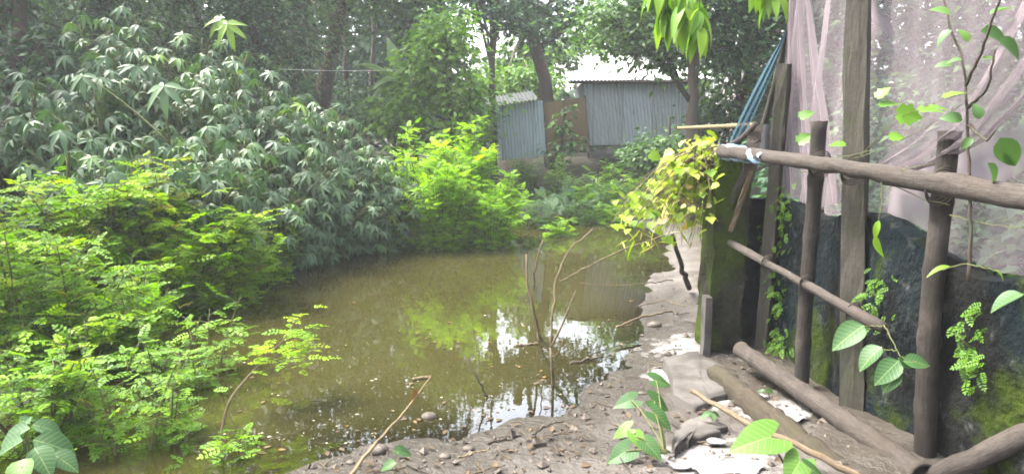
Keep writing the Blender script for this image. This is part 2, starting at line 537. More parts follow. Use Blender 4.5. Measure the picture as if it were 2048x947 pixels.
M['moss_pillar'] = mat_moss('mossy_concrete', (0.014, 0.014, 0.010), (0.042, 0.041, 0.028), (0.045, 0.07, 0.006), None, 0.42)
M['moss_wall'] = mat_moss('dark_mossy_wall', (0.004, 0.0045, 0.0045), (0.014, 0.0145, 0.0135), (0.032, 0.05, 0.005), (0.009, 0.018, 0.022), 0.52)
M['concrete'] = mat_plain('dirty_concrete', (0.05, 0.045, 0.04), (0.115, 0.105, 0.095), 5.0, 0.9)
M['stone'] = mat_plain('river_stone', (0.05, 0.041, 0.032), (0.125, 0.105, 0.088), 9.0, 0.6)
M['clod'] = mat_plain('mud_clod', (0.06, 0.048, 0.038), (0.15, 0.125, 0.105), 14.0, 0.9)
M['scrap'] = mat_plain('white_plastic', (0.13, 0.126, 0.13), (0.25, 0.243, 0.247), 10.0, 0.5)
M['blue_rag'] = mat_plain('blue_plastic', (0.10, 0.24, 0.42), (0.42, 0.52, 0.60), 13.0, 0.45)
M['speck'] = mat_plain('pale_speck', (0.22, 0.2, 0.13), (0.34, 0.31, 0.22), 3.0, 0.8)
M['net'] = mat_net('pink_grey_net', (0.34, 0.285, 0.305), 0.36, 0.68)
M['blue_net'] = mat_net('blue_net', (0.06, 0.115, 0.145), 0.60, 0.85, 0.35)
M['wall_grey'] = mat_plain('grey_plaster', (0.14, 0.13, 0.12), (0.26, 0.25, 0.24), 4.0, 0.9)
M['wire'] = mat_plain('pale_wire', (0.4, 0.4, 0.4), (0.5, 0.5, 0.5))

# ------------------------------------------------------------------ terrain and pond
WL = -0.10
POND = np.array([(-1.25, 3.2), (-1.7, 2.8), (-2.6, 2.6), (-3.0, 4.1), (-3.2, 5.4), (-3.5, 7.0), (-3.4, 8.4), (-2.75, 9.7), (-1.9, 10.6), (-1.7, 12.2),
                 (-2.2, 13.6), (-3.0, 15.6), (-1.4, 16.0), (-0.4, 14.6), (0.5, 13.6), (1.2, 14.6), (2.1, 14.2), (2.45, 12.5), (2.35, 10.6), (2.05, 9.0), (1.62, 8.0), (1.42, 7.0), (1.12, 6.0),
                 (0.86, 5.2), (0.70, 4.75), (0.36, 4.3), (-0.05, 3.86), (-0.4, 3.72), (-1.0, 3.5)])


def pond_sd(x, y):
    """signed distance to the pond outline, negative over water"""
    d2 = np.full(x.shape, 1e9); inside = np.zeros(x.shape, bool)
    n = len(POND)
    for i in range(n):
        ax, ay = POND[i]; bx, by = POND[(i + 1) % n]
        ex, ey = bx - ax, by - ay
        t = np.clip(((x - ax) * ex + (y - ay) * ey) / (ex * ex + ey * ey), 0, 1)
        d2 = np.minimum(d2, (x - ax - t * ex) ** 2 + (y - ay - t * ey) ** 2)
        c = ((ay > y) != (by > y)) & (x < (bx - ax) * (y - ay) / (by - ay + 1e-12) + ax)
        inside ^= c
    return np.where(inside, -1, 1) * np.sqrt(d2)


def sstep(a, b, x):
    t = np.clip((x - a) / (b - a), 0, 1)
    return t * t * (3 - 2 * t)


def height(x, y):
    x = np.asarray(x, float); y = np.asarray(y, float)
    d = pond_sd(x, y) + (fbm(x * 1.6, y * 1.6, 3) - 0.47) * 0.35
    far = sstep(11.5, 15.5, y)
    left = sstep(-2.2, -5.0, x) * (1 - far)
    right = sstep(1.6, 3.2, x) * sstep(6, 9, y) * (1 - far)
    tgt = 0.02 + 0.93 * far + 0.38 * left + 0.30 * right
    wid = 1.1 + 1.5 * far + 0.9 * left
    out = WL + (tgt - WL) * sstep(0, 1, d / wid * 0.5 + 0.0) * 1.0 + np.clip(d, 0, 0.5) * 0.05
    inn = WL + np.maximum(d * 0.22, -0.42)
    h = np.where(d > 0, out, inn)
    bumps = (fbm(x * 3.1, y * 3.1, 11) - 0.47) * 0.06 + (fbm(x * 11, y * 11, 21, 3) - 0.44) * 0.026
    return h + bumps * sstep(-0.3, 0.5, d) + (fbm(x * 0.35, y * 0.35, 31) - 0.47) * 0.5 * sstep(3, 8, d)


def hz(x, y):
    return float(height(np.array([x]), np.array([y]))[0])


def axis(segs):
    o = []
    for a, b, s in segs:
        o.append(np.arange(a, b, s))
    return np.concatenate(o + [[segs[-1][1]]])


gx = axis([(-70, -14, 4), (-14, -4, 0.4), (-4, -2, 0.1), (-2, 2.6, 0.045), (2.6, 5, 0.15), (5, 14, 0.5), (14, 70, 4)])
gy = axis([(-30, 1, 1.5), (1, 2.6, 0.2), (2.6, 6.5, 0.045), (6.5, 10, 0.1), (10, 18, 0.2), (18, 30, 1.0), (30, 75, 4)])
XX, YY = np.meshgrid(gx, gy, indexing='ij')
ZZ = height(XX, YY)
sdv = pond_sd(XX, YY)
zone = sstep(0.0, 0.115, ZZ - WL + (fbm(XX * 4, YY * 4, 5) - 0.47) * 0.05) * 0.5
damp = sstep(1.42, 1.62, XX + (fbm(XX * 3, YY * 3, 15) - .47) * .3) * sstep(6.5, 5.0, YY) * 0.85
zone = zone * (1 - damp)
zone = zone + 0.5 * (1 - damp) * np.clip(sstep(6.2, 8.5, YY + (fbm(XX, YY, 8) - 0.5) * 2) + sstep(-1.9, -2.8, XX) + sstep(1.75, 2.15, XX), 0, 1)
b = MB(); b.grid(np.stack([XX, YY, ZZ], -1), zone)
g = b.build('ground', M['ground']); tag(g, 'grey brown mud bank sloping down to the pond', 'ground', kind='structure')

wx = np.linspace(-5, 4, 150); wy = np.linspace(2.0, 17, 200)
WX, WY = np.meshgrid(wx, wy, indexing='ij')
dep = np.clip(WL - height(WX, WY), 0, 1)
b = MB(); b.grid(np.stack([WX, WY, np.full_like(WX, WL)], -1), dep)
w = b.build('pond_water', M['water']); tag(w, 'still murky olive pond water with reflections', 'water', kind='structure')

if HAZE > 0:
    b = MB(); b.box((0, 22, 12.5), (144, 110, 28))
    hzo = b.build('haze', None or bpy.data.materials.new('haze_air'), smooth=False)
    tag(hzo, 'thin pale humid air', 'haze', kind='stuff')
    hm = hzo.data.materials[0]; hm.use_nodes = True; hn = hm.node_tree; hn.nodes.clear()
    ho = hn.nodes.new('ShaderNodeOutputMaterial'); hv = hn.nodes.new('ShaderNodeVolumePrincipled')
    hv.inputs['Color'].default_value = (0.92, 0.95, 1.0, 1); hv.inputs['Density'].default_value = HAZE; hv.inputs['Anisotropy'].default_value = 0.2
    hn.links.new(hv.outputs[0], ho.inputs['Volume'])


# ------------------------------------------------------------------ leaf templates (grow along +x, normal +z)
def pack(V, F_):
    return (np.array(V, float), np.array([i for f in F_ for i in f]), np.array([len(f) for f in F_]))


def t_diamond(w=0.28, droop=0.12, fold=0.06):
    return pack([(0, 0, 0), (0.42, w, fold), (1, 0, -droop), (0.42, -w, fold), (0.5, 0, 0)], [(0, 4, 1), (1, 4, 2), (0, 3, 4), (3, 2, 4)])


def t_leaf(w=0.25, droop=0.25, fold=0.08, rows=5, pointy=1.0):
    V = [(0, 0, 0)]; F_ = []
    ts = np.linspace(0, 1, rows + 2)[1:-1]
    for t in ts:
        ww = w * (math.sin(math.pi * t ** 0.75) ** pointy)
        z = -droop * t * t
        V += [(t, ww, z + fold * ww / w), (t, 0, z), (t, -ww, z + fold * ww / w)]
    V.append((1, 0, -droop)); e = len(V) - 1
    F_ += [(0, 2, 1), (0, 3, 2)]
    for k in range(rows - 1):
        a = 1 + 3 * k
        F_ += [(a, a + 1, a + 4, a + 3), (a + 1, a + 2, a + 5, a + 4)]
    a = 1 + 3 * (rows - 1)
    F_ += [(a, a + 1, e), (a + 1, a + 2, e)]
    return pack(V, F_)


def join(parts):
    V = []; lo = []; co = []; n = 0
    for (v, l, c) in parts:
        V.append(v); lo.append(l + n); co.append(c); n += len(v)
    return (np.concatenate(V), np.concatenate(lo), np.concatenate(co))


def xf(tm, ang, pos=(0, 0, 0), s=1.0, pitch=0.0, roll=0.0):
    v = tm[0] * s
    c, s_ = math.cos(roll), math.sin(roll); v = v @ np.array([[1, 0, 0], [0, c, -s_], [0, s_, c]]).T
    c, s_ = math.cos(pitch), math.sin(pitch); v = v @ np.array([[c, 0, s_], [0, 1, 0], [-s_, 0, c]]).T
    c, s_ = math.cos(ang), math.sin(ang); v = v @ np.array([[c, -s_, 0], [s_, c, 0], [0, 0, 1]]).T
    return (v + np.array(pos), tm[1], tm[2])


def t_pinnate(pairs=6, lw=0.34, ll=0.34, droop=0.2, seed=0):
    r = random.Random(seed)
    lf = pack([(0, 0, 0), (0.35, lw * .9, .03), (0.75, lw, .02), (1, 0, -.06), (0.75, -lw, .02), (0.35, -lw * .9, .03)], [(0, 3, 2, 1), (0, 5, 4, 3)])
    ps = []
    for k in range(pairs):
        t = 0.16 + 0.8 * k / (pairs - 1)
        L = ll * (0.75 + 0.35 * math.sin(math.pi * (0.15 + 0.8 * t)))
        z = -droop * t * t
        for sgn in (-1, 1):
            ps.append(xf(lf, sgn * (1.25 - 0.25 * t + r.uniform(-.12, .12)), (t, 0, z), L, r.uniform(-0.1, .25), r.uniform(-.25, .25)))
    ps.append(xf(lf, 0, (1, 0, -droop), ll, 0.2))
    ps.append(pack([(0, 0.008, 0), (0, -0.008, 0), (1, -0.005, -droop), (1, 0.005, -droop)], [(0, 1, 2, 3)]))
    return join(ps)


def t_palmate(n=7, w=0.15, droop=0.35, seed=0, spread=2.35):
    r = random.Random(seed); ps = []
    for k in range(n):
        u = (k / (n - 1)) * 2 - 1
        L = 0.5 * (1.0 - 0.42 * abs(u) ** 1.6) * r.uniform(0.9, 1.1)
        ps.append(xf(t_leaf(w * r.uniform(.85, 1.1), droop * r.uniform(.6, 1.4), 0.05, 4, 0.9), u * spread + r.uniform(-.08, .08), (0, 0, 0), L, r.uniform(0.0, 0.35), r.uniform(-.2, .2)))
    return join(ps)


def t_heart(droop=0.25, fold=0.10):
    """arrow shaped aroid leaf, petiole joint near (0.3,0)"""
    out = [(0.22, 0.0), (0.05, 0.10), (-0.06, 0.20), (-0.02, 0.30), (0.14, 0.365), (0.34, 0.36), (0.56, 0.29), (0.78, 0.16), (0.93, 0.055), (1.0, 0.0)]
    V = [(0.30, 0, 0)]; half = []
    def zz(x, y): return -droop * max(0, x - .25) ** 2 * 1.3 + fold * (abs(y) / .36) ** 1.2 - 0.15 * abs(y) ** 2 * 3
    up = [(x, y, zz(x, y)) for x, y in out]; dn = [(x, -y, zz(x, y)) for x, y in out[1:-1]][::-1]
    ring = up + dn
    inner = [(0.30 + (x - .30) * .55, y * .55, zz(0.30 + (x - .3) * .55, y * .55)) for x, y, z in ring]
    V += inner + ring
    m = len(ring); F_ = []
    for k in range(m):
        k2 = (k + 1) % m
        F_.append((0, 1 + k2, 1 + k)); F_.append((1 + k, 1 + k2, 1 + m + k2, 1 + m + k))
    return pack(V, F_)


def t_lobed():
    """three to five pointed lobes, like a gourd or bitter melon leaf"""
    out = [(0.0, 0.0), (-0.10, 0.16), (0.02, 0.30), (0.12, 0.47), (0.28, 0.36), (0.45, 0.50), (0.58, 0.30), (0.72, 0.26), (0.80, 0.13), (1.0, 0.0)]
    ring = [(x, y, 0.10 * (y / .5) - 0.2 * x * x) for x, y in out] + [(x, -y, 0.10 * (y / .5) - 0.2 * x * x) for x, y in out[1:-1]][::-1]
    V = [(0.32, 0, -0.02)] + ring; m = len(ring)
    return pack(V, [(0, 1 + (k + 1) % m, 1 + k) for k in range(m)])


T_D = t_diamond()
T_DN = t_diamond(0.16, 0.2)
T_PIN = [t_pinnate(5, .24, .30, seed=1), t_pinnate(6, 0.22, 0.27, 0.3, 2), t_pinnate(4, 0.25, 0.34, 0.1, 3)]
T_PALM = [t_palmate(7, seed=1), t_palmate(8, 0.13, 0.5, 2), t_palmate(6, 0.16, 0.6, 3), t_palmate(7, 0.14, 0.2, 4)]
T_LEAF = t_leaf(); T_LONG = t_leaf(0.17, 0.45, 0.06, 6, 0.9)
T_OVAL = t_leaf(0.33, 0.30, 0.13, 6, 0.75)
T_HEART = t_heart(); T_LOBED = t_lobed()


def bez(p0, p1, p2, n=8):
    t = np.linspace(0, 1, n)[:, None]
    return (1 - t) ** 2 * np.array(p0) + 2 * t * (1 - t) * np.array(p1) + t * t * np.array(p2)


def poly(pts, n=20, wob=0.0):
    P = np.array(pts, float)
    L = np.concatenate([[0], np.cumsum(np.linalg.norm(np.diff(P, axis=0), axis=1))])
    t = np.linspace(0, L[-1], n)
    Q = np.stack([np.interp(t, L, P[:, k]) for k in range(3)], -1)
    for _ in range(2):
        Q[1:-1] = (Q[:-2] + 2 * Q[1:-1] + Q[2:]) / 4
    if wob:
        Q[1:-1] += rng.normal(size=Q[1:-1].shape) * wob
    return Q


# ------------------------------------------------------------------ plant builders
def tree(name, label, base, trunk, r0, blobs, nclump, nleaf, size, mat, bark='bark', tm=None, group=None, clump_r=0.45, flat=0.6, cat='tree', droop=0.35):
    """trunk: path points; blobs: list of (centre, radius)"""
    base = np.array(base, float)
    root = thing(name, label, cat, base, group)
    tb = MB()
    path = poly([base + np.array([0, 0, -0.15])] + list(trunk), 14, r0 * 0.15)
    tb.tube(path, np.linspace(r0 * 1.15, r0 * 0.55, len(path)), 9, wob=0.08, rough=0.03)
    tot = sum(r ** 2 for c, r in blobs)
    cents = []
    for c, r in blobs:
        k = max(2, int(nclump * r * r / tot))
        d = unit(rng.normal(size=(k, 3)))
        rr = r * rng.uniform(0.25, 1.0, (k, 1)) ** 0.6
        cents.append(np.array(c) + d * rr * np.array([1, 1, 0.8]))
        # a limb to the heart of each mass and twigs out of it
        s = path[min(len(path) - 1, int(len(path) * rng.uniform(0.55, 1.0)))]
        mid = (s + np.array(c)) / 2 + np.array([0, 0, 0.15 * np.linalg.norm(s - c)])
        lb = bez(s, mid, c, 8)
        tb.tube(lb, np.linspace(r0 * 0.5, r0 * 0.2, 8), 6)
        for q in cents[-1][:: max(1, k // 6)]:
            tb.tube(bez(lb[5], (lb[5] + q) / 2 + [0, 0, 0.1], q, 5), np.linspace(r0 * 0.18, 0.012, 5), 5)
    tb.build('trunk', M[bark], root)
    cents = np.concatenate(cents)
    N = len(cents) * nleaf
    cr = clump_r * rng.uniform(0.6, 1.3, len(cents))
    off = rng.normal(size=(len(cents), nleaf, 3)) * np.array([0.55, 0.55, 0.55 * flat])
    P = (cents[:, None] + off * cr[:, None, None]).reshape(-1, 3)
    outw = unit(off.reshape(-1, 3) + rng.normal(size=(N, 3)) * 0.35)
    xd = outw * np.array([1, 1, 0.5]) + np.array([0, 0, -droop])
    nr = np.array([0, 0, 1.0]) + rng.normal(size=(N, 3)) * 0.45
    cv = np.repeat(rng.uniform(0.1, 0.75, len(cents)), nleaf)
    cb = MB(); cb.inst(tm or T_D, P, xd, nr, size * rng.uniform(0.7, 1.3, N), np.clip(cv + rng.normal(size=N) * 0.18, 0, 1))
    cb.build('crown', M[mat], root)
    return root


def bush(name, label, base, H, Rr, stems, branches, mat, lsize=0.13, group=None, lean=(0, 0), low=0.12, tms=None, step=0.05, cat='bush', up=0.55, vbias=0.0, blen=0.45, plume=0.0):
    """multi-stemmed bush with compound leaves set in flat sprays along its branches"""
    base = np.array(base, float)
    root = thing(name, label, cat, base, group)
    sb = MB(); P = []; D = []; NN = []; var = []
    for s in range(stems):
        a = rng.uniform(0, 2 * math.pi); rr = Rr * math.sqrt(rng.uniform(0.02, 1.0))
        h = H * rng.uniform(0.5, 1.08) * (1 - 0.30 * (rr / Rr) ** 2)
        p0 = base + np.array([math.cos(a) * rr * 0.25, math.sin(a) * rr * 0.25, -0.1])
        p2 = base + np.array([math.cos(a) * rr + lean[0], math.sin(a) * rr + lean[1], h])
        p1 = p0 * 0.55 + p2 * 0.45 + np.array([-math.cos(a) * rr * .15, -math.sin(a) * rr * .15, h * 0.18])
        st = bez(p0, p1, p2, 14)
        sb.tube(st, np.linspace(0.011, 0.003, 14), 5)
        for k in range(branches):
            t = low + (1 - low) * (k + rng.uniform(0, 1)) / branches
            i = min(13, int(t * 13)); q0 = st[i]
            aa = rng.uniform(0, 2 * math.pi)
            L = blen * Rr * rng.uniform(0.3, 1.15) * (1 - 0.5 * t)
            d = np.array([math.cos(aa), math.sin(aa), up * rng.uniform(0.2, 1.2)])
            q2 = q0 + d * L
            br = bez(q0, q0 * .5 + q2 * .5 + [0, 0, .12 * L], q2, 6)
            sb.tube(br, np.linspace(0.004, 0.0015, 6), 4, cap=False)
            m = max(3, int(L / step))
            tt = np.linspace(0.15, 1.0, m)
            pts = np.stack([np.interp(tt, np.linspace(0, 1, 6), br[:, j]) for j in range(3)], -1)
            side = np.array([-math.sin(aa), math.cos(aa), 0])
            sg = np.where(np.arange(m) % 2 == 0, 1, -1)[:, None]
            dd = d[None] * np.array([1, 1, 0.3]) * 0.55 + side * sg * 0.9
            dd[-1] = d
            P.append(pts); D.append(dd + rng.normal(size=dd.shape) * .2)
            NN.append(np.array([0, 0, 1.0]) + rng.normal(size=dd.shape) * 0.28)
            hv = (q0[2] - base[2]) / max(H, .1)
            var.append(np.clip(0.05 + 0.65 * rng.uniform() + vbias + rng.normal(size=m) * 0.15, 0, 1))
    sb.build('stems', M['stem'], root)
    P = np.concatenate(P); D = np.concatenate(D); NN = np.concatenate(NN); var = np.concatenate(var)
    tms = tms or T_PIN
    which = rng.integers(0, len(tms), len(P))
    fb = MB()
    for k, tm in enumerate(tms):
        s = which == k
        fb.inst(tm, P[s], D[s], NN[s], lsize * rng.uniform(0.7, 1.25, s.sum()), var[s])
    fb.build('foliage', M[mat], root)
    return root


def palmate(name, label, base, H, Rr, nst, nl, lsize=0.5, group=None, lean=(0, 0), vb=0.0, mat='palm', extra=()):
    base = np.array(base, float)
    root = thing(name, label, 'shrub', base, group)
    sb = MB(); P = []; D = []; NN = []; vr = []
    for s in range(nst):
        a = rng.uniform(0, 2 * math.pi); rr = Rr * math.sqrt(rng.uniform(0.02, 1))
        h = H * rng.uniform(0.55, 1.0) * (1 - 0.45 * (rr / Rr) ** 2)
        p2 = base + np.array([math.cos(a) * rr + lean[0], math.sin(a) * rr + lean[1], h])
        p0 = base + np.array([math.cos(a) * rr * .2, math.sin(a) * rr * .2, -0.15])
        st = bez(p0, p0 * .5 + p2 * .5 + np.array([0, 0, h * .25]), p2, 12)
        sb.tube(st, np.linspace(0.022, 0.007, 12), 6)
        for k in range(nl):
            t = 0.08 + 0.92 * (k + rng.uniform()) / nl
            q0 = np.array([np.interp(t, np.linspace(0, 1, 12), st[:, j]) for j in range(3)])
            aa = rng.uniform(0, 2 * math.pi); L = rng.uniform(0.15, 0.42) * (1.15 - .4 * t)
            q1 = q0 + np.array([math.cos(aa) * L, math.sin(aa) * L, rng.uniform(-.05, .2)])
            sb.tube(bez(q0, (q0 + q1) / 2 + [0, 0, .06], q1, 4), 0.0035, 4, cap=False)
            dr = rng.uniform(-0.95, -0.25)
            P.append(q1); D.append((math.cos(aa) , math.sin(aa), dr))
            NN.append((math.cos(aa) * .35 + rng.normal() * .3, math.sin(aa) * .35 + rng.normal() * .3, 1.0))
            vr.append(np.clip(rng.beta(2, 2.6) * 0.85 + vb + (0.35 if (t > .93 and rng.uniform() < .3) else 0), 0, 1))
    sb_x = sb
    P = np.array(P); D = np.array(D); NN = np.array(NN); vr = np.array(vr)
    w_ = rng.integers(0, len(T_PALM), len(P)); fb = MB()
    for k, tm in enumerate(T_PALM):
        s = w_ == k
        fb.inst(tm, P[s], D[s], NN[s], lsize * rng.uniform(0.65, 1.25, s.sum()), vr[s])
    for p, sz, d, nn, tn in extra:
        q = base + np.array([lean[0], lean[1], H * .72])
        sb_x.tube(bez(q, q * .45 + p * .55 + np.array([0, 0, .12]), p, 9), np.linspace(.012, .005, 9), 5)
        fb.inst(T_PALM[0], [p], [d], [nn], [sz], tn)
    sb.build('stems', M['stem'], root)
    fb.build('foliage', M[mat], root)
    return root


def px_base(px, Y, dz=0.0):
    x = (px - 1024.0) / F * Y * 1.005
    return np.array([x, Y, hz(x, Y) + dz])


def blobs_px(lst, Y):
    return [(at(px, py, Y + dy), r) for px, py, dy, r in lst]


def top_h(px, py, Y):
    return at(px, py, Y)[2] - px_base(px, Y)[2]



# ================================================================== SHEDS ON THE FAR BANK
def corrugated(mb, p00, p10, p01, pitch=0.085, amp=0.014, thick=0.004, rows=2, axis_u=True):
    """corrugated sheet from corner p00 along p10 (across the waves) and p01 (along the waves)"""
    p00, p10, p01 = map(np.array, (p00, p10, p01))
    e1 = p10 - p00; e2 = p01 - p00
    nrm = unit(np.cross(e1, e2)); L = np.linalg.norm(e1)
    n = int(L / pitch * 8) + 1
    u = np.linspace(0, 1, n)
    wv = np.sin(u * L / pitch * 2 * math.pi) * amp
    for sgn in (0, 1):
        P = np.stack([p00 + np.outer(u, e1) + v * e2 + np.outer(wv - sgn * thick, nrm) for v in np.linspace(0, 1, rows)], 1)
        if sgn: P = P[:, ::-1]
        mb.grid(P, 0.5)


Y0 = 17.0
# --- big shed
bl = at(1180, 291, Y0); br_ = at(1412, 284, Y0 + 0.2); tl = at(1166, 164, Y0); tr = at(1410, 158, Y0 + 0.2)
shed = thing('tin_shed', 'long shed walled with blue grey corrugated tin under a bright tin roof', 'shed', np.array([bl[0], Y0, bl[2] - .3]))
m = MB(); corrugated(m, bl, br_, tl); m.build('front_wall', M['tin'], shed)
m = MB(); dback = np.array([0.1, 3.4, 0.0]); corrugated(m, bl + dback, bl, tl + dback); m.build('side_wall', M['tin'], shed)
m = MB(); corrugated(m, br_, br_ + dback, tr); m.build('side_wall', M['tin'], shed)
m = MB()
e0 = at(1140, 161, Y0 - .28); e1 = at(1428, 156, Y0 - .08)
rise = np.array([0.15, 3.6, 0.50])
corrugated(m, e0, e1, e0 + rise, 0.09, 0.016)
m.build('roof', M['tin_roof'], shed)
m = MB(); m.box((e0 + e1) / 2 + np.array([0, .06, -.06]), (np.linalg.norm(e1 - e0) * .98, .05, .07)); m.build('eave_beam', M['dark_wood'], shed)
m = MB(); m.box((bl + br_) / 2 + np.array([0.02, 0.25, -0.17]), (br_[0] - bl[0] + .05, .4, .34), jit=.015); m.build('plinth', M['wall_grey'], shed)
m = MB(); m.box((bl + tl) / 2 + [.03, .06, 0], (.07, .07, tl[2] - bl[2])); m.build('corner_post', M['dark_wood'], shed)

# --- second bright roof standing behind
f0 = at(1160, 150, 21.5); f1 = at(1245, 150, 21.5)
hs = thing('farm_house', 'far hut with a sunlit bare tin roof rising behind the long shed', 'hut', np.array([f0[0], 21.5, hz(f0[0], 21.5)]))
m = MB(); corrugated(m, at(1158, 148, 21.3), at(1300, 146, 21.5), at(1168, 112, 23.6), 0.1, .016); m.build('roof', M['tin_roof'], hs)
m = MB(); zb = hz(f0[0], 21.5); c_ = (f0 + f1) / 2
m.box((c_[0] + .4, 22.6, (zb + 3.2) / 2), (2.0, 1.8, 3.2 - zb)); m.build('wall', M['wall_grey'], hs)

# --- leaning small shed (latrine)
a0 = at(1000, 322, Y0 - .3); a1 = at(1092, 311, Y0 - .3); a2 = at(991, 212, Y0 - .3); a3 = at(1084, 202, Y0 - .3)
ss = thing('small_shed', 'narrow pale blue tin latrine leaning to the left with a tilted roof', 'shed', a0)
m = MB(); corrugated(m, a0, a1, a2, 0.075, .011); m.build('front_wall', M['tin_small'], ss)
bk = np.array([.05, 1.1, 0])
m = MB(); corrugated(m, a0 + bk, a0, a2 + bk, 0.075, .011); m.build('side_wall', M['tin_small'], ss)
m = MB(); corrugated(m, a1, a1 + bk, a3, 0.075, .011); m.build('side_wall', M['tin_small'], ss)
m = MB(); corrugated(m, at(972, 214, Y0 - .55), at(1076, 198, Y0 - .55), at(969, 196, Y0 + 0.9), 0.09, .02); m.build('roof', M['tin_moss'], ss)
for p, q in ((a0, a2), (a1, a3)):
    m = MB(); m.tube(poly([p + [0.02, .05, 0], q + [0.02, .05, 0]], 4), .03, 6); m.build('corner_post', M['dark_wood'], ss)

# --- brown rusty screen between the sheds
s0 = at(1091, 318, Y0 - .1); s1 = at(1178, 298, Y0 - .1); s2 = at(1086, 206, Y0 - .1); s3 = at(1170, 194, Y0 - .1)
sc_ = thing('screen_panel', 'ochre brown flat sheet screen standing between the two sheds', 'screen', s0)
P = np.array([[(s0 * (1 - u) + s1 * u) * (1 - v) + (s2 * (1 - u) + s3 * u) * v + np.array([0, .012 * math.sin(u * 9 + v * 3), 0]) for v in np.linspace(0, 1, 8)] for u in np.linspace(0, 1, 10)])
m = MB(); m.grid(P); m.grid(P[:, ::-1] + [0, .006, 0]); m.build('sheet', M['rust'], sc_)
for q0, q1 in ((s0, s2), (s1, s3)):
    m = MB(); m.tube(poly([q0 + [0, .04, -.2], q1 + [0, .04, .03]], 4), .025, 6); m.build('post', M['dark_wood'], sc_)

# --- grey hut at the right, behind the blue net
h0 = at(1488, 215, 14.5); h1 = at(1575, 215, 14.5)
hut = thing('grey_hut', 'dark grey plastered hut half hidden behind the blue net', 'hut', np.array([h0[0], 14.5, hz(h0[0], 14.5)]))
zt = at(1490, 140, 14.5)[2]; zb = hz(h0[0], 14.5) - .1
m = MB(); m.box(((h0[0] + h1[0]) / 2 + .3, 15.4, (zb + zt) / 2), (h1[0] - h0[0] + .6, 1.8, zt - zb)); m.build('wall', M['wall_grey'], hut)
m = MB(); corrugated(m, at(1478, 136, 14.3), at(1600, 112, 14.3), at(1490, 118, 16.5), .09, .016); m.build('roof', M['dark_wood'], hut)

# ================================================================== FENCE ON THE RIGHT
fx = atz(1852, 940, 0.03)
fence = thing('bamboo_fence', 'weathered pole fence of bamboo and grey timber posts with round rails', 'fence', np.array([1.9, 4.2, 0.0]))


def bamboo(mb, p0, p1, r0, r1, nodes, cut=True, sides=14, bend=0.015):
    p0, p1 = np.array(p0), np.array(p1)
    n = nodes * 6 + 1
    t = np.linspace(0, 1, n)
    P = p0 + np.outer(t, p1 - p0)
    P[:, 0] += bend * np.sin(t * 4 + p0[1]); P[:, 1] += bend * np.sin(t * 3)
    r = r0 + (r1 - r0) * t
    k = np.arange(n) % 6
    r = r * np.where(k == 0, 1.12, np.where((k == 1) | (k == 5), 1.0, 0.985))
    mb.tube(P, r, sides, cut=cut, rough=.008)


def fence_pt(px, py, X): return atx(px, py, X)


m = MB(); bamboo(m, atz(1850, 945, -.05), fence_pt(1895, 262, 2.03), .050, .046, 5); m.build('bamboo_post', M['bamboo_old'], fence)
m = MB(); bamboo(m, atz(1607, 792, -.05), fence_pt(1634, 242, 1.81), .045, .044, 5); m.build('bamboo_post', M['bamboo_old'], fence)


def plank_post(p0, p1, w, d, yaw, jit=.004, n=14):
    """sawn post with slightly worn edges"""
    p0, p1 = np.array(p0), np.array(p1); mb = MB()
    t = np.linspace(0, 1, n); c = p0 + np.outer(t, p1 - p0); ring = []
    cs, sn = math.cos(yaw), math.sin(yaw)
    prof = [(-.5, -.44), (-.44, -.5), (0.1, -.5), (.44, -.5), (.5, -.44), (.5, .44), (.44, .5), (-.44, .5), (-.5, .44), (-.5, 0)]
    U = []
    for i in range(n):
        row = []
        for a_, b_ in prof:
            x, y = a_ * w, b_ * d
            row.append(c[i] + np.array([x * cs - y * sn, x * sn + y * cs, 0]) + rng.normal(size=3) * jit)
        ring.append(row)
    ring = np.array(ring)
    k = len(prof)
    F_ = [(i * k + j, i * k + (j + 1) % k, (i + 1) * k + (j + 1) % k, (i + 1) * k + j) for i in range(n - 1) for j in range(k)]
    F_.append(tuple(range(k - 1, -1, -1))); F_.append(tuple((n - 1) * k + j for j in range(k)))
    V = ring.reshape(-1, 3)
    mb.faces(V, F_, .5, V - p0)
    return mb


mb_ = plank_post(atz(1703, 840, -.06), fence_pt(1718, -160, 1.93), .125, .085, R(-38)); mb_.build('timber_post', M['timber'], fence, smooth=False)
mb_ = plank_post(atz(1524, 700, -.05), fence_pt(1569, 128, 1.90), .085, .10, R(-35)); mb_.build('timber_post', M['timber'], fence, smooth=False)
# rails on the near (left) side of the posts
m = MB(); m.tube(poly([fence_pt(1442, 302, 1.50), fence_pt(1640, 327, 1.74), fence_pt(1880, 368, 1.945), fence_pt(2048, 394, 1.99), fence_pt(2300, 438, 2.03)], 26, .003), np.linspace(.040, .050, 26) * (1 + .07 * rng.normal(size=26).clip(-1, 1.6)), 14, wob=.08, rough=.02)
m.build('top_rail', M['log'], fence)
m = MB(); m.tube(poly([fence_pt(1448, 478, 1.60), fence_pt(1560, 540, 1.70), fence_pt(1640, 585, 1.765), fence_pt(1768, 655, 1.86)], 18, .003), np.linspace(.024, .029, 18) * (1 + .08 * rng.normal(size=18).clip(-1, 1.6)), 10, wob=.08, rough=.03)
m.build('middle_rail', M['log'], fence)
for (px, py, X, r) in ((1640, 330, 1.79, .060), (1882, 372, 1.97, .066), (1705, 340, 1.84, .058), (1612, 566, 1.75, .036), (1706, 622, 1.83, .036), (1534, 525, 1.68, .034)):
    c = fence_pt(px, py, X); m = MB()
    for k in range(3):
        a = np.linspace(0, 2 * math.pi, 18); tl_ = .25 + .2 * k
        m.tube(np.stack([c[0] + np.cos(a) * r * 1.15, c[1] + np.cos(a + 1) * tl_ * r + .0 * a, c[2] + np.sin(a) * r * 1.2 + (k - 1) * .012], -1), .0035, 5)
    m.build('wire_tie', M['dark_wood'], fence)

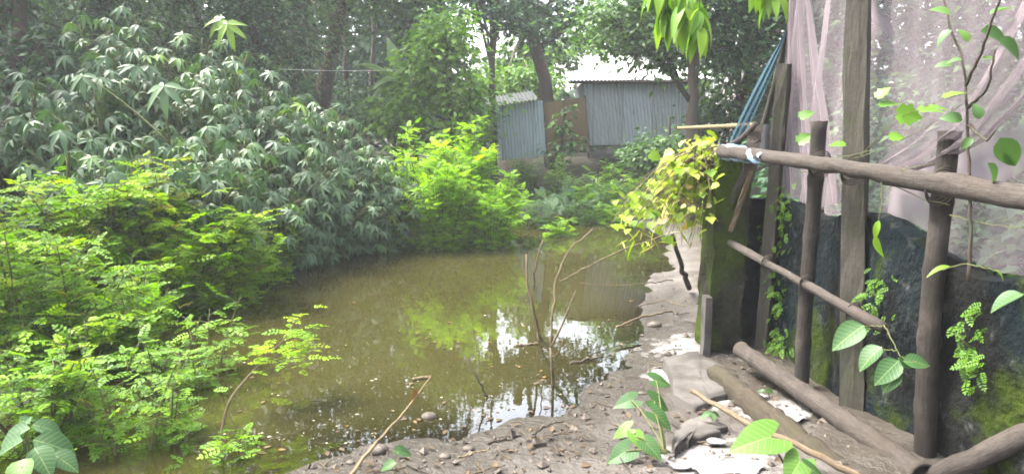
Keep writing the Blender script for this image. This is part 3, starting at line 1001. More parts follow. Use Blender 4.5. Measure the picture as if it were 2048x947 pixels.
# leaning props and hanging slats by the end of the fence
t = thing('leaning_pole', 'tall thin grey pole leaning from the wall end up to the net corner', 'pole', fence_pt(1462, 470, 1.72))
m = MB(); bamboo(m, fence_pt(1418, 640, 1.66), fence_pt(1590, 22, 2.06), .030, .024, 6, False, 10); m.build('shaft', M['timber'], t)
tag(t, 'tall thin grey pole leaning up against the blue net', 'pole')
m = MB(); m.tube(poly([fence_pt(1436, 305, 1.56), fence_pt(1462, 290, 1.58), fence_pt(1490, 272, 1.62), fence_pt(1512, 246, 1.68)], 14), np.linspace(.026, .018, 14), 9, rough=.03)
tag(m.build('curved_branch', M['log'], origin=fence_pt(1462, 290, 1.58)), 'short curved grey branch tied at the far end of the top rail', 'branch')
for k, (q0, q1, lab) in enumerate((((1500, 318), (1440, 455), 'longest split bamboo slat hanging under the top rail end'), ((1508, 325), (1462, 462), 'middle broken wood slat hanging under the top rail end'), ((1512, 250), (1500, 340), 'short upright stub of wood behind the curved branch'))):
    p0 = fence_pt(*q0, 1.66 + .02 * k); p1 = fence_pt(*q1, 1.58 + .02 * k)
    mb_ = plank_post(p1, p0, (.045, .032, .09)[k], .014, R(-30 + 15 * k), .003)
    tag(mb_.build('wooden_slat', M[('timber', 'twig', 'dark_wood')[k]], smooth=False, origin=p0), lab, 'slat')
# folded pale cloth scrap next to the post
c = fence_pt(1524, 270, 1.80)
P = np.array([[c + np.array([(u - .5) * .11, .01 * math.sin(u * 7), -.17 + .24 * v + .01 * math.sin(u * 5 + v * 4)]) for v in np.linspace(0, 1, 6)] for u in np.linspace(0, 1, 6)])
m = MB(); m.grid(P); m.grid(P[:, ::-1] + [0, .003, 0]); tag(m.build('cloth_scrap', M['scrap'], origin=c), 'pale pinkish cloth scrap hanging beside the far timber post', 'cloth')

# bamboo log lying along the foot of the fence
m = MB(); bamboo(m, atz(1484, 698, .13), atz(1842, 952, .03), .052, .060, 9, True, 16, .01)
tag(m.build('bamboo_log', M['log'], origin=atz(1660, 800, .05)), 'thick grey bamboo log lying along the foot of the fence', 'log')
# leaning log bottom right
q = atz(1862, 955, .02)
m = MB(); m.tube(poly([q, fence_pt(1960, 910, 2.04), fence_pt(2060, 868, 2.16), fence_pt(2300, 760, 2.30)], 14, .004), np.linspace(.045, .055, 14), 12, rough=.03)
tag(m.build('branch_prop', M['log'], origin=q), 'rough grey branch propped up at the foot of the nearest bamboo post', 'branch')

# mossy pillar, end of the old wall
pc = np.array([1.62, 5.28, 0.0])
pil = thing('mossy_pillar', 'moss covered square concrete pillar at the end of the dark wall', 'pillar', pc)
zt = at(1450, 312, 5.1)[2]


def rough_box(x0, x1, y0, y1, z0, z1, nx, ny, nz, amp, shear=0.0, s=0):
    mb = MB()
    def side(fn, na, nb):
        P = np.array([[fn(a_, b_) for b_ in np.linspace(0, 1, nb)] for a_ in np.linspace(0, 1, na)])
        d = (fbm(P[..., 0] * 5 + P[..., 1] * 3 + s, P[..., 2] * 5 + P[..., 1] * 4, 41) - .47) * amp
        P[..., 0] += d + shear * (P[..., 2] - z0); P[..., 1] += d
        P[..., 2] += d * .5 * (P[..., 2] > z0 + .1)
        mb.grid(P)
    L = lambda a, b_, t_: a + (b_ - a) * t_
    side(lambda a, b_: (L(x0, x1, a), y0, L(z0, z1, b_)), nx, nz)
    side(lambda a, b_: (L(x1, x0, a), y1, L(z0, z1, b_)), nx, nz)
    side(lambda a, b_: (x0, L(y1, y0, a), L(z0, z1, b_)), ny, nz)
    side(lambda a, b_: (x1, L(y0, y1, a), L(z0, z1, b_)), ny, nz)
    side(lambda a, b_: (L(x0, x1, a), L(y0, y1, b_), z1), nx, ny)
    return mb


rough_box(1.475, 1.725, 5.12, 5.45, -.1, zt, 16, 14, 44, .075, 0.02).build('shaft', M['moss_pillar'], pil)
rough_box(1.425, 1.475, 5.02, 5.13, -.1, atx(1392, 575, 1.44)[2], 5, 6, 14, .02).build('edging_slab', M['concrete'], pil)
# wall behind the fence: runs towards and past the camera
wal = MB()
def wall_x(y): return float(np.interp(y, [0.4, 3.1, 3.8, 4.1, 5.4], [2.24, 2.10, 2.035, 1.975, 1.965]))
def wall_top(y): return float(1.14 - .055 * (5.4 - y) + (fbm(np.array(y * 2.2), np.array(3.0), 51) - .47) * .20)
def on_wall(px, py, off=.03):
    X = 2.0
    for _ in range(6): X = wall_x(fence_pt(px, py, X)[1]) - off
    return fence_pt(px, py, X)
yy = np.linspace(5.42, 0.4, 90); zz_ = np.linspace(0, 1, 30)
P = np.array([[(wall_x(y) + .10 * (fbm(np.array(y * 2.5), np.array(z * 3.0), 61) - .47) + .03 * (fbm(np.array(y * 9.), np.array(z * 9.0), 62) - .47), y, -.2 + (wall_top(y) + .2) * z) for z in zz_] for y in yy])
wal.grid(P)
Pt = np.stack([P[:, -1], P[:, -1] + [.05, 0, .02], P[:, -1] + [.14, 0, -.01]], 1); wal.grid(Pt)
Pb = np.stack([P[:, -1] + [.14, 0, -.01], P[:, 0] + [.16, 0, 0]], 1); wal.grid(Pb)
Pe = np.stack([np.stack([P[0, j] + [.14, 0, 0], P[0, j]], 0) for j in range(30)], 1); wal.grid(Pe)
Pr = np.array([[(xx, 5.40 + .03 * (fbm(np.array(xx * 9.), np.array(z * 5.), 63) - .47), -.2 + (wall_top(5.4) + .18) * z) for z in zz_] for xx in np.linspace(1.70, 2.02, 10)])
wal.grid(Pr); wal.grid((Pr + [0, .10, 0])[::-1])
wal.grid(np.stack([Pr[:, -1], Pr[:, -1] + [0, .10, 0]], 1))
tag(wal.build('old_wall', M['moss_wall'], origin=(2.2, 3, 0)), 'low dark damp wall with moss and bluish stains behind the fence', 'wall')

# ------------------------------------------------------------------ nets
net = thing('mosquito_net', 'pinkish grey translucent mosquito net hung behind the fence posts', 'net', np.array([2.1, 3.5, 2.8]))
ny, nz = 150, 60
u = np.linspace(0, 1, ny)[:, None]; v = np.linspace(0, 1, nz)[None, :]
Yn = 5.35 - 5.0 * u + 0 * v
zlow = np.array([[wall_top(5.35 - 5.0 * a_) + .025] for a_ in u[:, 0]])
Zn = zlow + (2.95 - zlow) * v
# pleats fan out from the tied top corner, long swags pull from the right
Xn = np.array([[wall_x(5.35 - 5.0 * a_) + .07] for a_ in u[:, 0]]) + .05 * np.sin(u * 6 + v * 1.5) * v + (.03 + .05 * np.exp(-((u - .05) / .10) ** 2)) * np.sin((u + .03 * (1 - v)) * 120 * (1 - .35 * np.exp(-((u - .1) / .2) ** 2))) * (0.25 + .75 * np.exp(-((u - .06) / .09) ** 2))
Xn = Xn + .05 * np.exp(-((v - (.2 + 1.5 * (u - .42))) / .05) ** 2) * (u > .38) + .035 * np.exp(-((v - (.95 - 2.6 * (u - .1))) / .06) ** 2)
Xn = Xn + .012 * np.sin(u * 60 + v * 9) * np.exp(-((v) / .25) ** 2)
dens = np.clip(.22 * np.exp(-((u - .05) / .06) ** 2) + .9 * np.exp(-((v - (.14 + 1.45 * (u - .36))) / .07) ** 2) * (u > .30) + .35 * np.exp(-((v - (.95 - 2.4 * (u - .10))) / .05) ** 2) * (v > .2) + .25 * np.exp(-((v) / .12) ** 2), 0, .9) + 0 * u
m = MB(); m.grid(np.stack([Xn, Yn, Zn], -1), dens); m.build('drape', M['net'], net)
# second thickness gathered into a pleated curtain at the far post
u = np.linspace(0, 1, 90)[:, None]; v = np.linspace(0, 1, 40)[None, :]
spread = .13 + .62 * (1 - v) ** 1.1
Yc = 5.25 - u * spread * 1.25
Xc = 1.99 + .05 * u + .028 * np.sin(u * 50 + 2 * np.sin(v * 3)) * (.6 + .4 * (1 - v)) + .02 * np.sin(u * 17)
Zc = 1.13 + .03 * np.sin(u * 8) + (2.75 - 1.13) * v + 0 * u
m = MB(); m.grid(np.stack([Xc, Yc, Zc], -1), .25); m.build('pleated_fold', M['net'], net)
# bunched swag running down from upper right
pts = [fence_pt(2120, -40, 2.03), fence_pt(2010, 130, 2.03), fence_pt(1930, 240, 2.03), fence_pt(1850, 300, 2.02), fence_pt(1765, 335, 2.0)]
ctr = poly(pts, 40)
wd = np.linspace(.34, .05, 40)
u = np.linspace(-1, 1, 26)
P = np.array([[ctr[i] + np.array([.03 * math.cos(k * 9 + i * .05) + .02 * math.sin(k * 23), .6 * k * wd[i], .45 * k * wd[i] - .06 * (1 - k * k)]) for k in u] for i in range(40)])
m = MB(); m.grid(P, .2); m.build('swag', M['net'], net)

bn0 = fence_pt(1572, 55, 2.03)
P = np.array([[fence_pt(1574 - 104 * v + (2 + 34 * v - 22 * v * v) * (u_ - .5) * 1.7, 60 + 225 * v, 2.0 - .33 * v + .010 * math.sin(u_ * 14 + v * 3)) for v in np.linspace(0, 1, 24)] for u_ in np.linspace(0, 1, 22)])
m = MB(); m.grid(P, .3); tag(m.build('blue_net', M['blue_net'], origin=bn0), 'strip of teal blue netting stretched down to the end of the top rail', 'net')
# blue plastic tied round the rail end
c0 = fence_pt(1446, 301, 1.53); c1_ = fence_pt(1530, 316, 1.615)
ua = np.linspace(0, 2 * math.pi, 41)[:, None]; va = np.linspace(0, 1, 26)[None, :]
rr = .052 + .040 * (fbm(np.cos(ua) * 1.6 + va * 5 + 4, np.sin(ua) * 1.6 + va * 9, 91, 4) - .40) + .012 * np.sin(va * 26 + np.sin(ua) * 2)
rr = rr * (1 - .35 * va) * np.minimum(1, (va + .02) * 9) ** .3
ax = unit(c1_ - c0); s_1 = unit(np.cross(ax, [0, 0, 1])); s_2 = np.cross(s_1, ax)
P = c0 + va[..., None] * (c1_ - c0) + (np.cos(ua) * rr)[..., None] * s_1 + (np.sin(ua) * rr)[..., None] * s_2
m = MB(); m.grid(P)
tail = np.array([[c1_ + np.array([.05 + .02 * math.sin(k * 3), -.10 * k, .02 - .03 * k]) * 1.0 + np.array([0, 0, .03 * q * (1 - k * .6) + .01 * math.sin(9 * k + 5 * q)]) for q in np.linspace(-1, 1, 8)] for k in np.linspace(0, 1, 12)])
m.grid(tail); m.grid(tail[:, ::-1] + [.003, 0, 0])
tag(m.build('plastic_rag', M['blue_rag'], origin=c0), 'blue and white plastic rag wound round the far end of the top rail', 'rag')

# thin bamboo rod sticking out over the bank
m = MB(); bamboo(m, at(1356, 256, 7.2), at(1512, 250, 5.55), .016, .02, 7, False, 8, .006)
tag(m.build('bamboo_rod', M['straw'], origin=at(1356, 256, 7.2)), 'thin level bamboo rod pointing left from the end of the fence', 'rod')

rng = np.random.default_rng(100)
# ================================================================== TREES
G_T = 'trees standing beyond the pond'


def tr(lab, px, Y, trunk_px, r0, blobs, nc, nl, size, mat, **k):
    b0 = px_base(px, Y)
    return tree(k.pop('name', 'broadleaf_tree'), lab, b0, [at(x, y, Y + d) for x, y, d in trunk_px], r0, blobs_px(blobs, Y), nc, nl, size, mat, group=k.pop('group', G_T), **k)


tr('dark tree at the far left edge, its crown reaching the top', 20, 13, [(30, 150, 0), (50, -60, 0)], .16,
   [(0, 60, 0, 1.3), (-90, -60, .5, 1.5), (80, -150, 0, 1.5), (10, -350, 0, 1.7), (-200, 60, 0, 1.6), (90, 120, -.5, .8), (-60, -560, 0, 1.7), (20, 150, -.6, .8)], 290, 34, .15, 'deep')
tr('dark tree behind the tallest palmate shrubs', 190, 14.5, [(190, 150, 0), (205, -60, 0)], .15,
   [(160, 20, 0, 1.4), (260, -90, .5, 1.6), (170, -280, 0, 1.8), (130, 120, 0, 1.0), (230, 80, 0, 1.1), (100, -480, 0, 1.6), (260, 150, 0, .8), (190, 60, -.6, .8), (205, -10, -.6, .7)], 320, 36, .15, 'deep', tm=T_DN)
tr('tall shadowed tree above the left shrubs, thin drooping leaves', 350, 16.5, [(350, 150, 0), (345, -60, 0)], .17,
   [(340, 20, 0, 1.5), (420, -120, 0, 1.8), (290, -300, 0, 1.8), (400, -450, 0, 1.7), (290, 90, 0, 1.1), (420, 90, 0, 1.0), (360, 150, -.5, .9), (450, 170, -.5, .8), (350, 60, -.8, .9), (345, -20, -.8, .8)], 380, 36, .15, 'mid', tm=T_DN)
tr('tree with small blue green leaves left of the leaning dark trunk', 500, 15, [(510, 180, 0), (500, -60, 0)], .12,
   [(470, 60, 0, .9), (540, 110, 0, .75), (530, -60, 0, 1.4), (440, -250, 0, 1.7), (560, -420, 0, 1.6), (510, 170, 0, .7), (550, 40, 0, .8), (430, 110, 0, .7), (505, 60, -.6, .6), (500, 0, -.6, .6), (510, 120, -.6, .5)], 350, 38, .12, 'deep')
tr('feathery tree with grey green fine drooping twigs at the top', 590, 18, [(590, 180, 0), (600, -40, 0)], .14,
   [(590, 20, 0, 1.2), (650, -90, 0, 1.6), (550, -170, 0, 1.4), (660, -330, 0, 1.8), (620, 60, -1, .8), (580, 130, 0, .8), (690, 90, 1, .7), (600, 90, -.8, .6)], 340, 44, .10, 'mid', tm=T_DN)
tr('tree with a dark trunk leaning to the right left of the banana plant', 636, 19, [(640, 220, 0), (655, 130, 0), (680, 40, 0), (720, -60, 0)], .24,
   [(710, -10, 0, 1.3), (770, -130, 0, 1.5), (690, -300, 0, 1.8), (800, -420, 0, 1.6), (620, 10, 1, 1.1)], 240, 34, .14, 'deep', bark='bark_red')
tr('pale green tree whose crown hangs over the banana plant', 830, 18, [(835, 200, 0), (815, 60, 0)], .09,
   [(795, 50, 0, .75), (840, 0, 0, .9), (770, -60, 0, 1.0), (860, -110, 0, .9)], 150, 30, .15, 'mid')
tr('low leafy tree with fresh green leaves left of the leaning shed', 905, 15, [(905, 230, 0), (890, 150, 0)], .07,
   [(880, 110, 0, .72), (850, 190, 0, .62), (935, 190, 0, .62), (900, 60, 0, .5), (820, 230, 0, .55), (915, 260, 0, .5)], 190, 24, .16, 'bright')
tr('slim tree with a straight thin trunk in front of the sky gap', 988, 17, [(985, 190, 0), (984, 90, 0), (990, -20, 0)], .09,
   [(1000, 20, 0, .6), (960, -15, 0, .45), (1040, 40, 0, .5), (930, 15, 0, .42), (975, -190, 0, .5), (900, -150, 0, .6)], 110, 24, .14, 'deep')
tr('tree with a stout brown trunk leaning left behind the rusty screen', 1108, 18.4, [(1098, 195, 0), (1080, 120, 0), (1058, 50, 0), (1035, -60, 0)], .20,
   [(1060, 15, 0, .8), (1130, 20, 0, .65), (1000, 10, 0, .5), (1130, 60, 0, .55), (1070, -180, 0, .6), (1190, 35, 0, .55), (1180, -90, 0, .25)], 170, 26, .14, 'deep', bark='bark_red')
tr('tree with a crooked pale limb whose leaves hang before the long shed', 1414, 13.2, [(1402, 240, 0), (1375, 195, 0), (1345, 150, 0), (1320, 70, 0)], .07,
   [(1250, 55, 0, .72), (1300, 40, 0, .75), (1335, 110, 0, .48), (1295, 105, 0, .38), (1265, 75, 0, .3), (1200, 35, 0, .5), (1335, -70, 0, .8)], 170, 24, .125, 'mid', bark='timber')
tr('tree with an upright dark trunk beside the right end of the long shed', 1387, 12.4, [(1385, 200, 0), (1384, 90, 0), (1390, -40, 0)], .105,
   [(1400, 30, 0, .75), (1460, 70, 0, .65), (1360, -60, 0, .9), (1500, 0, 0, .8), (1450, -120, 0, 1.0), (1440, 110, 0, .35)], 190, 26, .13, 'deep', bark='bark')
tr('leafy tree in front of the grey hut, shadowed lower boughs', 1480, 13.6, [(1478, 200, 0), (1475, 100, 0)], .08,
   [(1470, 120, 0, .6), (1530, 60, 0, .8), (1455, 190, 0, .4), (1560, -40, 0, .9), (1545, 140, 0.6, .5)], 170, 26, .14, 'mid')
G_O = 'unseen trees added to shade the left shrubs'  # out of view, added so their shade darkens the leftmost palmate shrubs
for lab, X, Y in (('unseen tree added to shade the palmate shrubs from the left, nearer one', -10.2, 6.2), ('unseen tree added to shade the palmate shrubs from the left, farther one', -10.6, 9.6)):
    b0 = np.array([X, Y, hz(X, Y)])
    tree('broadleaf_tree', lab, b0, [b0 + [.1, 0, 3], b0 + [.3, 0, 6]], .2, [(b0 + [a_, b_, c_], r_) for a_, b_, c_, r_ in ((0, 0, 6.5, 1.7), (1.5, .6, 5.6, 1.4), (.8, -1.2, 7.2, 1.5), (-1, .8, 7.6, 1.5), (1.9, -.5, 6.9, 1.2))], 260, 32, .17, 'deep', group=G_O)
G_H = 'sunlit trees behind the sheds'
tr('sunlit pale green tree rising behind the leaning shed', 1045, 24, [(1045, 150, 0), (1040, 60, 0)], .12, [(1045, 110, 0, .9), (1110, 120, 0, .8), (985, 150, 0, .7), (1060, 60, 0, .7), (1010, 175, -3, .5), (1060, 165, -3, .5)], 170, 22, .21, 'bright', group=G_H)
tr('sunlit green tree rising behind the roof of the long shed', 1290, 24.5, [(1290, 150, 0), (1285, 40, 0)], .14, [(1200, 85, 0, .8), (1270, 60, 0, 1.1), (1350, 80, 0, 1.1), (1420, 60, 0, 1.1), (1150, 95, 0, .6), (1240, 20, 0, .7)], 220, 24, .19, 'bright', group=G_H)
G_N = 'trees seen dimly through the net'
for lab, X, Y, rr_ in (('dim shrub seen through the net just right of the tall timber post', 3.3, 5.6, .55), ('dim shrub seen through the net behind the nearest bamboo post', 3.6, 4.3, .6), ('dim shrub seen through the net behind the sapling', 3.9, 3.2, .65), ('dim shrub seen through the pleated fold of the net', 3.2, 7.4, .6)):
    b0 = np.array([X, Y, hz(X, Y)])
    tree('leafy_shrub', lab, b0, [b0 + [0, 0, .4], b0 + [.05, 0, .8]], .03, [(b0 + [0, 0, .7], rr_), (b0 + [.5, .3, 1.1], rr_), (b0 + [.3, -.5, .5], rr_ * .9), (b0 + [.9, -.1, 1.6], rr_)], 110, 26, .11, 'deep', group='dim shrubs seen through the net', cat='shrub')
tr('dim tree seen through the pleated left part of the net', 1660, 11.5, [(1662, 180, 0), (1655, 0, 0)], .12,
   [(1640, 60, 0, 1.1), (1710, -60, 0, 1.3), (1600, -120, 0, 1.2), (1690, 170, 0, .8), (1620, 230, 0, .6)], 150, 26, .15, 'deep', group=G_N)
tr('dim tree seen through the net right of the tall timber post', 1830, 10, [(1832, 150, 0), (1828, -60, 0)], .13,
   [(1800, 100, 0, 1.0), (1880, 10, 0, 1.2), (1780, -80, 0, 1.1), (1860, 220, 0, .9), (1770, 260, 0, .6)], 150, 26, .15, 'deep', group=G_N)
tr('dim tree seen through the net at the right edge', 2060, 9, [(2060, 150, 0), (2080, -60, 0)], .14,
   [(2010, 80, 0, 1.0), (2110, -40, 0, 1.3), (1960, -140, 0, 1.0), (2050, 230, 0, .8), (2180, 200, 0, 1.1), (2300, 60, 0, 1.4)], 150, 26, .15, 'mid', group=G_N)

# under-storey shrubs along the far bank
G_U = 'dark shrubs under the far trees'
for lab, px, Y, H, bl_, mat in (
        ('dark shrub under the feathery tree on the far bank', 590, 18.5, 2, [(560, 200, 0, .9), (620, 235, 0, .7), (590, 160, 0, .7)], 'deep'),
        ('dark shrub at the foot of the leaning dark trunk', 680, 20.5, 2, [(650, 225, 0, .9), (715, 240, 0, .8), (690, 190, 0, .7)], 'deep'),
        ('shrub with fresh leaves under the banana plant', 790, 16.5, 2, [(770, 235, 0, .55), (815, 255, 0, .5), (800, 200, 0, .45)], 'mid'),
        ('leafy shrub between the low tree and the leaning shed', 930, 16.2, 2, [(925, 250, 0, .4), (945, 230, 0, .25)], 'mid'),
        ('bright shrub glimpsed behind the leaning shed', 1020, 21, 2, [(1020, 170, 0, .8), (1070, 160, 0, .7), (960, 180, 0, .8)], 'bright'),
        ('shrub climbing up the rusty screen', 1125, 16.0, 1.3, [(1120, 250, 0, .22), (1140, 290, 0, .26), (1110, 300, 0, .22), (1128, 222, 0, .15)], 'mid'),
        ('dark shrub under the crooked limb right of the long shed', 1450, 13.8, 1.5, [(1440, 235, 0, .5), (1480, 250, 0, .5), (1500, 200, 0, .4)], 'deep'),
        ('shrub left of the upright dark trunk', 1340, 14.5, 1, [(1330, 300, 0, .25), (1290, 310, 0, .22)], 'mid')):
    tr(lab, px, Y, [(px, 270, 0), (px, 235, 0)], .035, bl_, 70 if len(bl_) < 4 else 30, 26 if len(bl_) < 4 else 9, .15 if Y > 15.5 else .12, mat, clump_r=.45 if len(bl_) < 4 else .25, name='leafy_shrub', group=G_U, cat='shrub')

# far wood closing the view
b = MB(); tb = MB()
for k in range(1150):
    px = rng.uniform(-700, 3000) if k < 700 else rng.uniform(-300, 860)
    Y = rng.uniform(25, 36)
    gap = 900 < px < 1290
    top = 215 if gap else rng.uniform(-380, 140)
    c = at(px, rng.uniform(top, 265) if gap else rng.uniform(top, 262), Y)
    nl = 60
    P = c + rng.normal(size=(nl, 3)) * np.array([.85, .85, .6])
    b.inst(T_D, P, rng.normal(size=(nl, 3)) * [1, 1, .5] + [0, 0, -.3], np.array([0, 0, 1.]) + rng.normal(size=(nl, 3)) * .5, rng.uniform(.3, .55, nl), np.clip(rng.uniform(.1, .7) + rng.normal(size=nl) * .15, 0, 1))
fw = b.build('far_wood', M['deep']); tag(fw, 'far dark wood closing the view behind the trees', 'wood', kind='stuff')
G_K = 'bare slim trunks in the shade at the back'
for lab, px, Y, tx in (('slim bare trunk deep in the shade left of the leaning dark trunk', 560, 22, 555), ('thin bare trunk nearest the feathery tree', 612, 21, 618), ('thin bare trunk just right of the leaning dark trunk', 696, 21.5, 690), ('slim bare trunk behind the banana plant', 742, 22, 748)):
    b0 = px_base(px, Y)
    m = MB(); m.tube(poly([b0 - [0, 0, .1], at((px + tx) / 2, 160, Y), at(tx, -80, Y)], 12, .02), np.linspace(.11, .06, 12), 8)
    tag(m.build('slim_tree', M['bark'], origin=b0), lab, 'tree', G_K)

# banana plant
bb = px_base(800, 15.5)
ban = thing('banana_plant', 'banana plant with long pale arching leaves beyond the pond', 'banana plant', bb)
m = MB(); m.tube(poly([bb - [0, 0, .1], at(802, 200, 15.5), at(800, 150, 15.5)], 8), [.11, .06], 10); m.build('trunk', M['stem'], ban)
cb_ = at(800, 165, 15.5)
for tx, ty, dy, w_ in ((705, 132, -.6, .16), (742, 200, -.6, .17), (760, 150, .5, .16), (860, 120, .4, .16), (775, 75, .3, .15), (745, 180, -1.0, .14), (845, 200, -.5, .14)):
    tip = at(tx, ty, 15.5 + dy)
    mid = cb_ * .5 + tip * .5 + np.array([0, 0, .38])
    sp = bez(cb_, mid, tip, 16)
    side = unit(np.cross(tip - cb_, [0, 0, 1]))
    wv = w_ * np.sin(np.pi * np.clip((np.linspace(0, 1, 16) - .12) / .88, 0, 1) ** .7) + .008
    P = np.stack([sp + side * (s * wv)[:, None] + np.array([0, 0, 1]) * (-abs(s) * wv * .5)[:, None] + (rng.normal(size=(16, 1)) * .012 if abs(s) > .5 else 0) for s in (-1, -.5, 0, .5, 1)], 1)
    m = MB(); m.grid(P, rng.uniform(.2, 1)); m.build('leaf', M['banana'], ban)

rng = np.random.default_rng(101)
# ================================================================== PALMATE SHRUBS ON THE LEFT BANK
G_P = 'palmate leaved shrubs leaning over the left bank'
for lab, px, Y, top, rx, nst, nl, ls, vb in (
        ('palmate shrub at the far left edge, half lost in shade', 20, 8.2, 100, 1.0, 13, 17, .46, -.05),
        ('tall palmate shrub second from the left edge', 170, 8.8, 35, 1.0, 13, 17, .46, -.05),
        ('tallest palmate shrub, its top crossing the dark trees', 285, 9.2, 5, 1.0, 14, 18, .46, 0),
        ('palmate shrub carrying the largest bright lime leaf at the top', 405, 9.6, 45, .95, 14, 18, .46, .03),
        ('palmate shrub on the slope right of the bright lime leaf', 500, 9.8, 130, .9, 14, 18, .44, .05),
        ('greyish palmate shrub in the middle of the sloping thicket', 580, 10.2, 215, .9, 14, 18, .42, .06),
        ('palmate shrub second from the water end of the thicket', 660, 10.6, 265, .85, 14, 18, .40, .08),
        ('lowest palmate shrub, drooping beside the lime bush', 735, 10.7, 315, .7, 13, 17, .38, .1),
        ('palmate shrub with the big pale hand shaped leaf in front', 330, 7.4, 215, .8, 10, 15, .46, .08),
        ('palmate shrub drooping right behind the fine leaved bushes', 450, 8.0, 250, .85, 12, 17, .44, .08),
        ('palmate shrub in the front row above the dark water', 560, 8.9, 300, .85, 13, 18, .42, .08),
        ('front palmate shrub hanging over dry twigs at the waterline', 655, 9.7, 345, .75, 13, 18, .38, .1),
        ('palmate shrub filling the slope between the bright lime leaf and the dry twigs', 535, 9.5, 195, .85, 14, 18, .42, .06),
        ('palmate shrub in the middle row above the front drooping ones', 615, 9.9, 240, .85, 14, 18, .40, .08),
        ('palmate shrub at the water end, in the gap before the lime bush', 715, 10.2, 295, .7, 13, 17, .38, .1),
        ('palmate shrub in the middle row behind the big pale hand shaped leaf', 385, 8.7, 160, .9, 14, 18, .44, .05),
        ('palmate shrub in the middle row above the yellow green tips', 235, 8.3, 165, .9, 13, 17, .44, .03),
        ('low palmate shrub behind the yellow speckled bush', 110, 6.9, 260, .8, 9, 14, .44, .05)):
    b0 = px_base(px, Y)
    nst = int(nst * 1.25); nl = int(nl * 1.75); ls *= .74 if px > 250 else .85
    H = max(.9, at(px, top, Y)[2] - b0[2]) * 1.12
    ex = ()
    if 'bright lime' in lab and 'carrying' in lab: ex = ((at(455, 48, Y - .9), .62, (.25, -.35, -.75), (.1, -.8, .5), 1.0), (at(440, 40, Y - .85), .5, (-.5, -.3, -.5), (.1, -.8, .6), .97))
    if 'big pale' in lab: ex = ((at(328, 172, Y - .75), .58, (.1, -.45, -.6), (0, -.5, .85), .62), (at(165, 152, Y - .2), .46, (.1, -.45, -.6), (0, -.5, .85), .55))
    palmate('palmate_shrub', lab, b0, H, rx, nst, nl, ls, G_P, (0.22, -0.25), vb, extra=ex)
rng = np.random.default_rng(102)
# ================================================================== FINE-LEAVED BUSHES
G_F = 'fine leaved bushes on the left shore'
for lab, px, Y, top, rr, ns, nb, mat, ls, lean, vb in (
        ('yellow speckled fine leaved bush at the left edge', 40, 6.3, 335, .85, 17, 20, 'fine', .15, (0.1, 0), .15),
        ('bushy fine leaved shrub with yellow green tips left of centre of the bank', 190, 6.5, 300, .85, 17, 20, 'fine', .15, (0.1, 0), .15),
        ('fine leaved bush with the highest fresh sprig', 345, 6.6, 325, .75, 16, 20, 'fine', .15, (0.1, 0), .12),
        ('fine leaved bush leaning out over the dark water', 425, 6.9, 375, .52, 12, 16, 'fine', .13, (0.15, 0), .1),
        ('low fine leaved bush at the tip of the left thicket', 520, 7.8, 405, .42, 9, 14, 'fine', .13, (0.1, 0), .1),
        ('nearer fine leaved bush at the left edge', 20, 4.7, 470, .65, 14, 17, 'fine', .105, (0, 0), .02),
        ('nearer dense fine leaved bush with green sprays', 130, 4.9, 480, .6, 13, 16, 'fine', .105, (0.05, 0), .02),
        ('nearer fine leaved bush standing in the shallows', 245, 5.2, 500, .48, 9, 13, 'fine', .105, (0.1, 0), 0),
        ('loose fine leaved bush close to the camera at left', 40, 3.7, 640, .45, 11, 12, 'fine', .085, (0, 0), -.05),
        ('loose deeper green fine leaved bush between the weed and the sparse bushes', 150, 3.9, 660, .4, 8, 10, 'fine_cool', .085, (0.05, 0), 0)):
    b0 = px_base(px, Y)
    H = max(.5, (at(px, top, Y)[2] - b0[2]) * 1.08)
    bush('fine_leaved_bush', lab, b0, H, rr, ns, int(nb * 1.45), mat, ls, G_F, lean, .06, vbias=vb, step=.055, blen=.5)
# sparse ones with visible stems
for lab, px, Y, top, rr, ns, nb, ls, lean in (
        ('sparse thin stemmed bush in the shallows nearest the bottom edge', 300, 3.75, 700, .36, 5, 8, .085, (.05, .05)),
        ('sparse bush with bare lower stems beside the open water', 380, 4.6, 600, .38, 5, 8, .09, (.1, .05)),
        ('sparse bush between the corner weed and the nearest thin stemmed bush', 215, 3.55, 700, .34, 5, 8, .085, (.05, .05)),
        ('airy small bush in the shallows behind the nearest thin stemmed bush', 300, 4.4, 590, .36, 6, 8, .09, (.08, 0)),
        ('tiny sparse sprig in the shallow water by the shore', 410, 3.55, 860, .22, 4, 7, .08, (.05, 0))):
    b0 = px_base(px, Y); H = max(.25, at(px, top, Y)[2] - b0[2])
    bush('sparse_bush', lab, b0, H, rr, ns, nb, 'fine_cool', ls, 'sparse bushes in the shallows', lean, .3, step=.06, blen=.6)

# long stem leaning right over the water
b0 = atz(440, 880, WL - .05)
root = thing('leaning_sapling', 'lone bent stem leaning right over the water with leafy tips', 'stem', b0)
m = MB(); s1_ = poly([b0, at(455, 800, 3.9), at(520, 725, 4.1), at(575, 672, 4.3), at(590, 640, 4.4)], 18); s2_ = poly([at(520, 725, 4.1), at(570, 705, 4.2), at(620, 690, 4.3)], 10)
m.tube(s1_, np.linspace(.009, .004, 18), 6); m.tube(s2_, np.linspace(.005, .003, 10), 5); m.build('stems', M['twig'], root)
fb = MB(); P = []; D = []
for st, t0 in ((s1_, .55), (s2_, .35)):
    for k in range(34):
        t = rng.uniform(t0, 1.0); q = np.array([np.interp(t, np.linspace(0, 1, len(st)), st[:, j]) for j in range(3)])
        P.append(q + rng.normal(size=3) * np.array([.09, .09, .04])); a = rng.uniform(0, 6.28); D.append((math.cos(a), math.sin(a), .1))
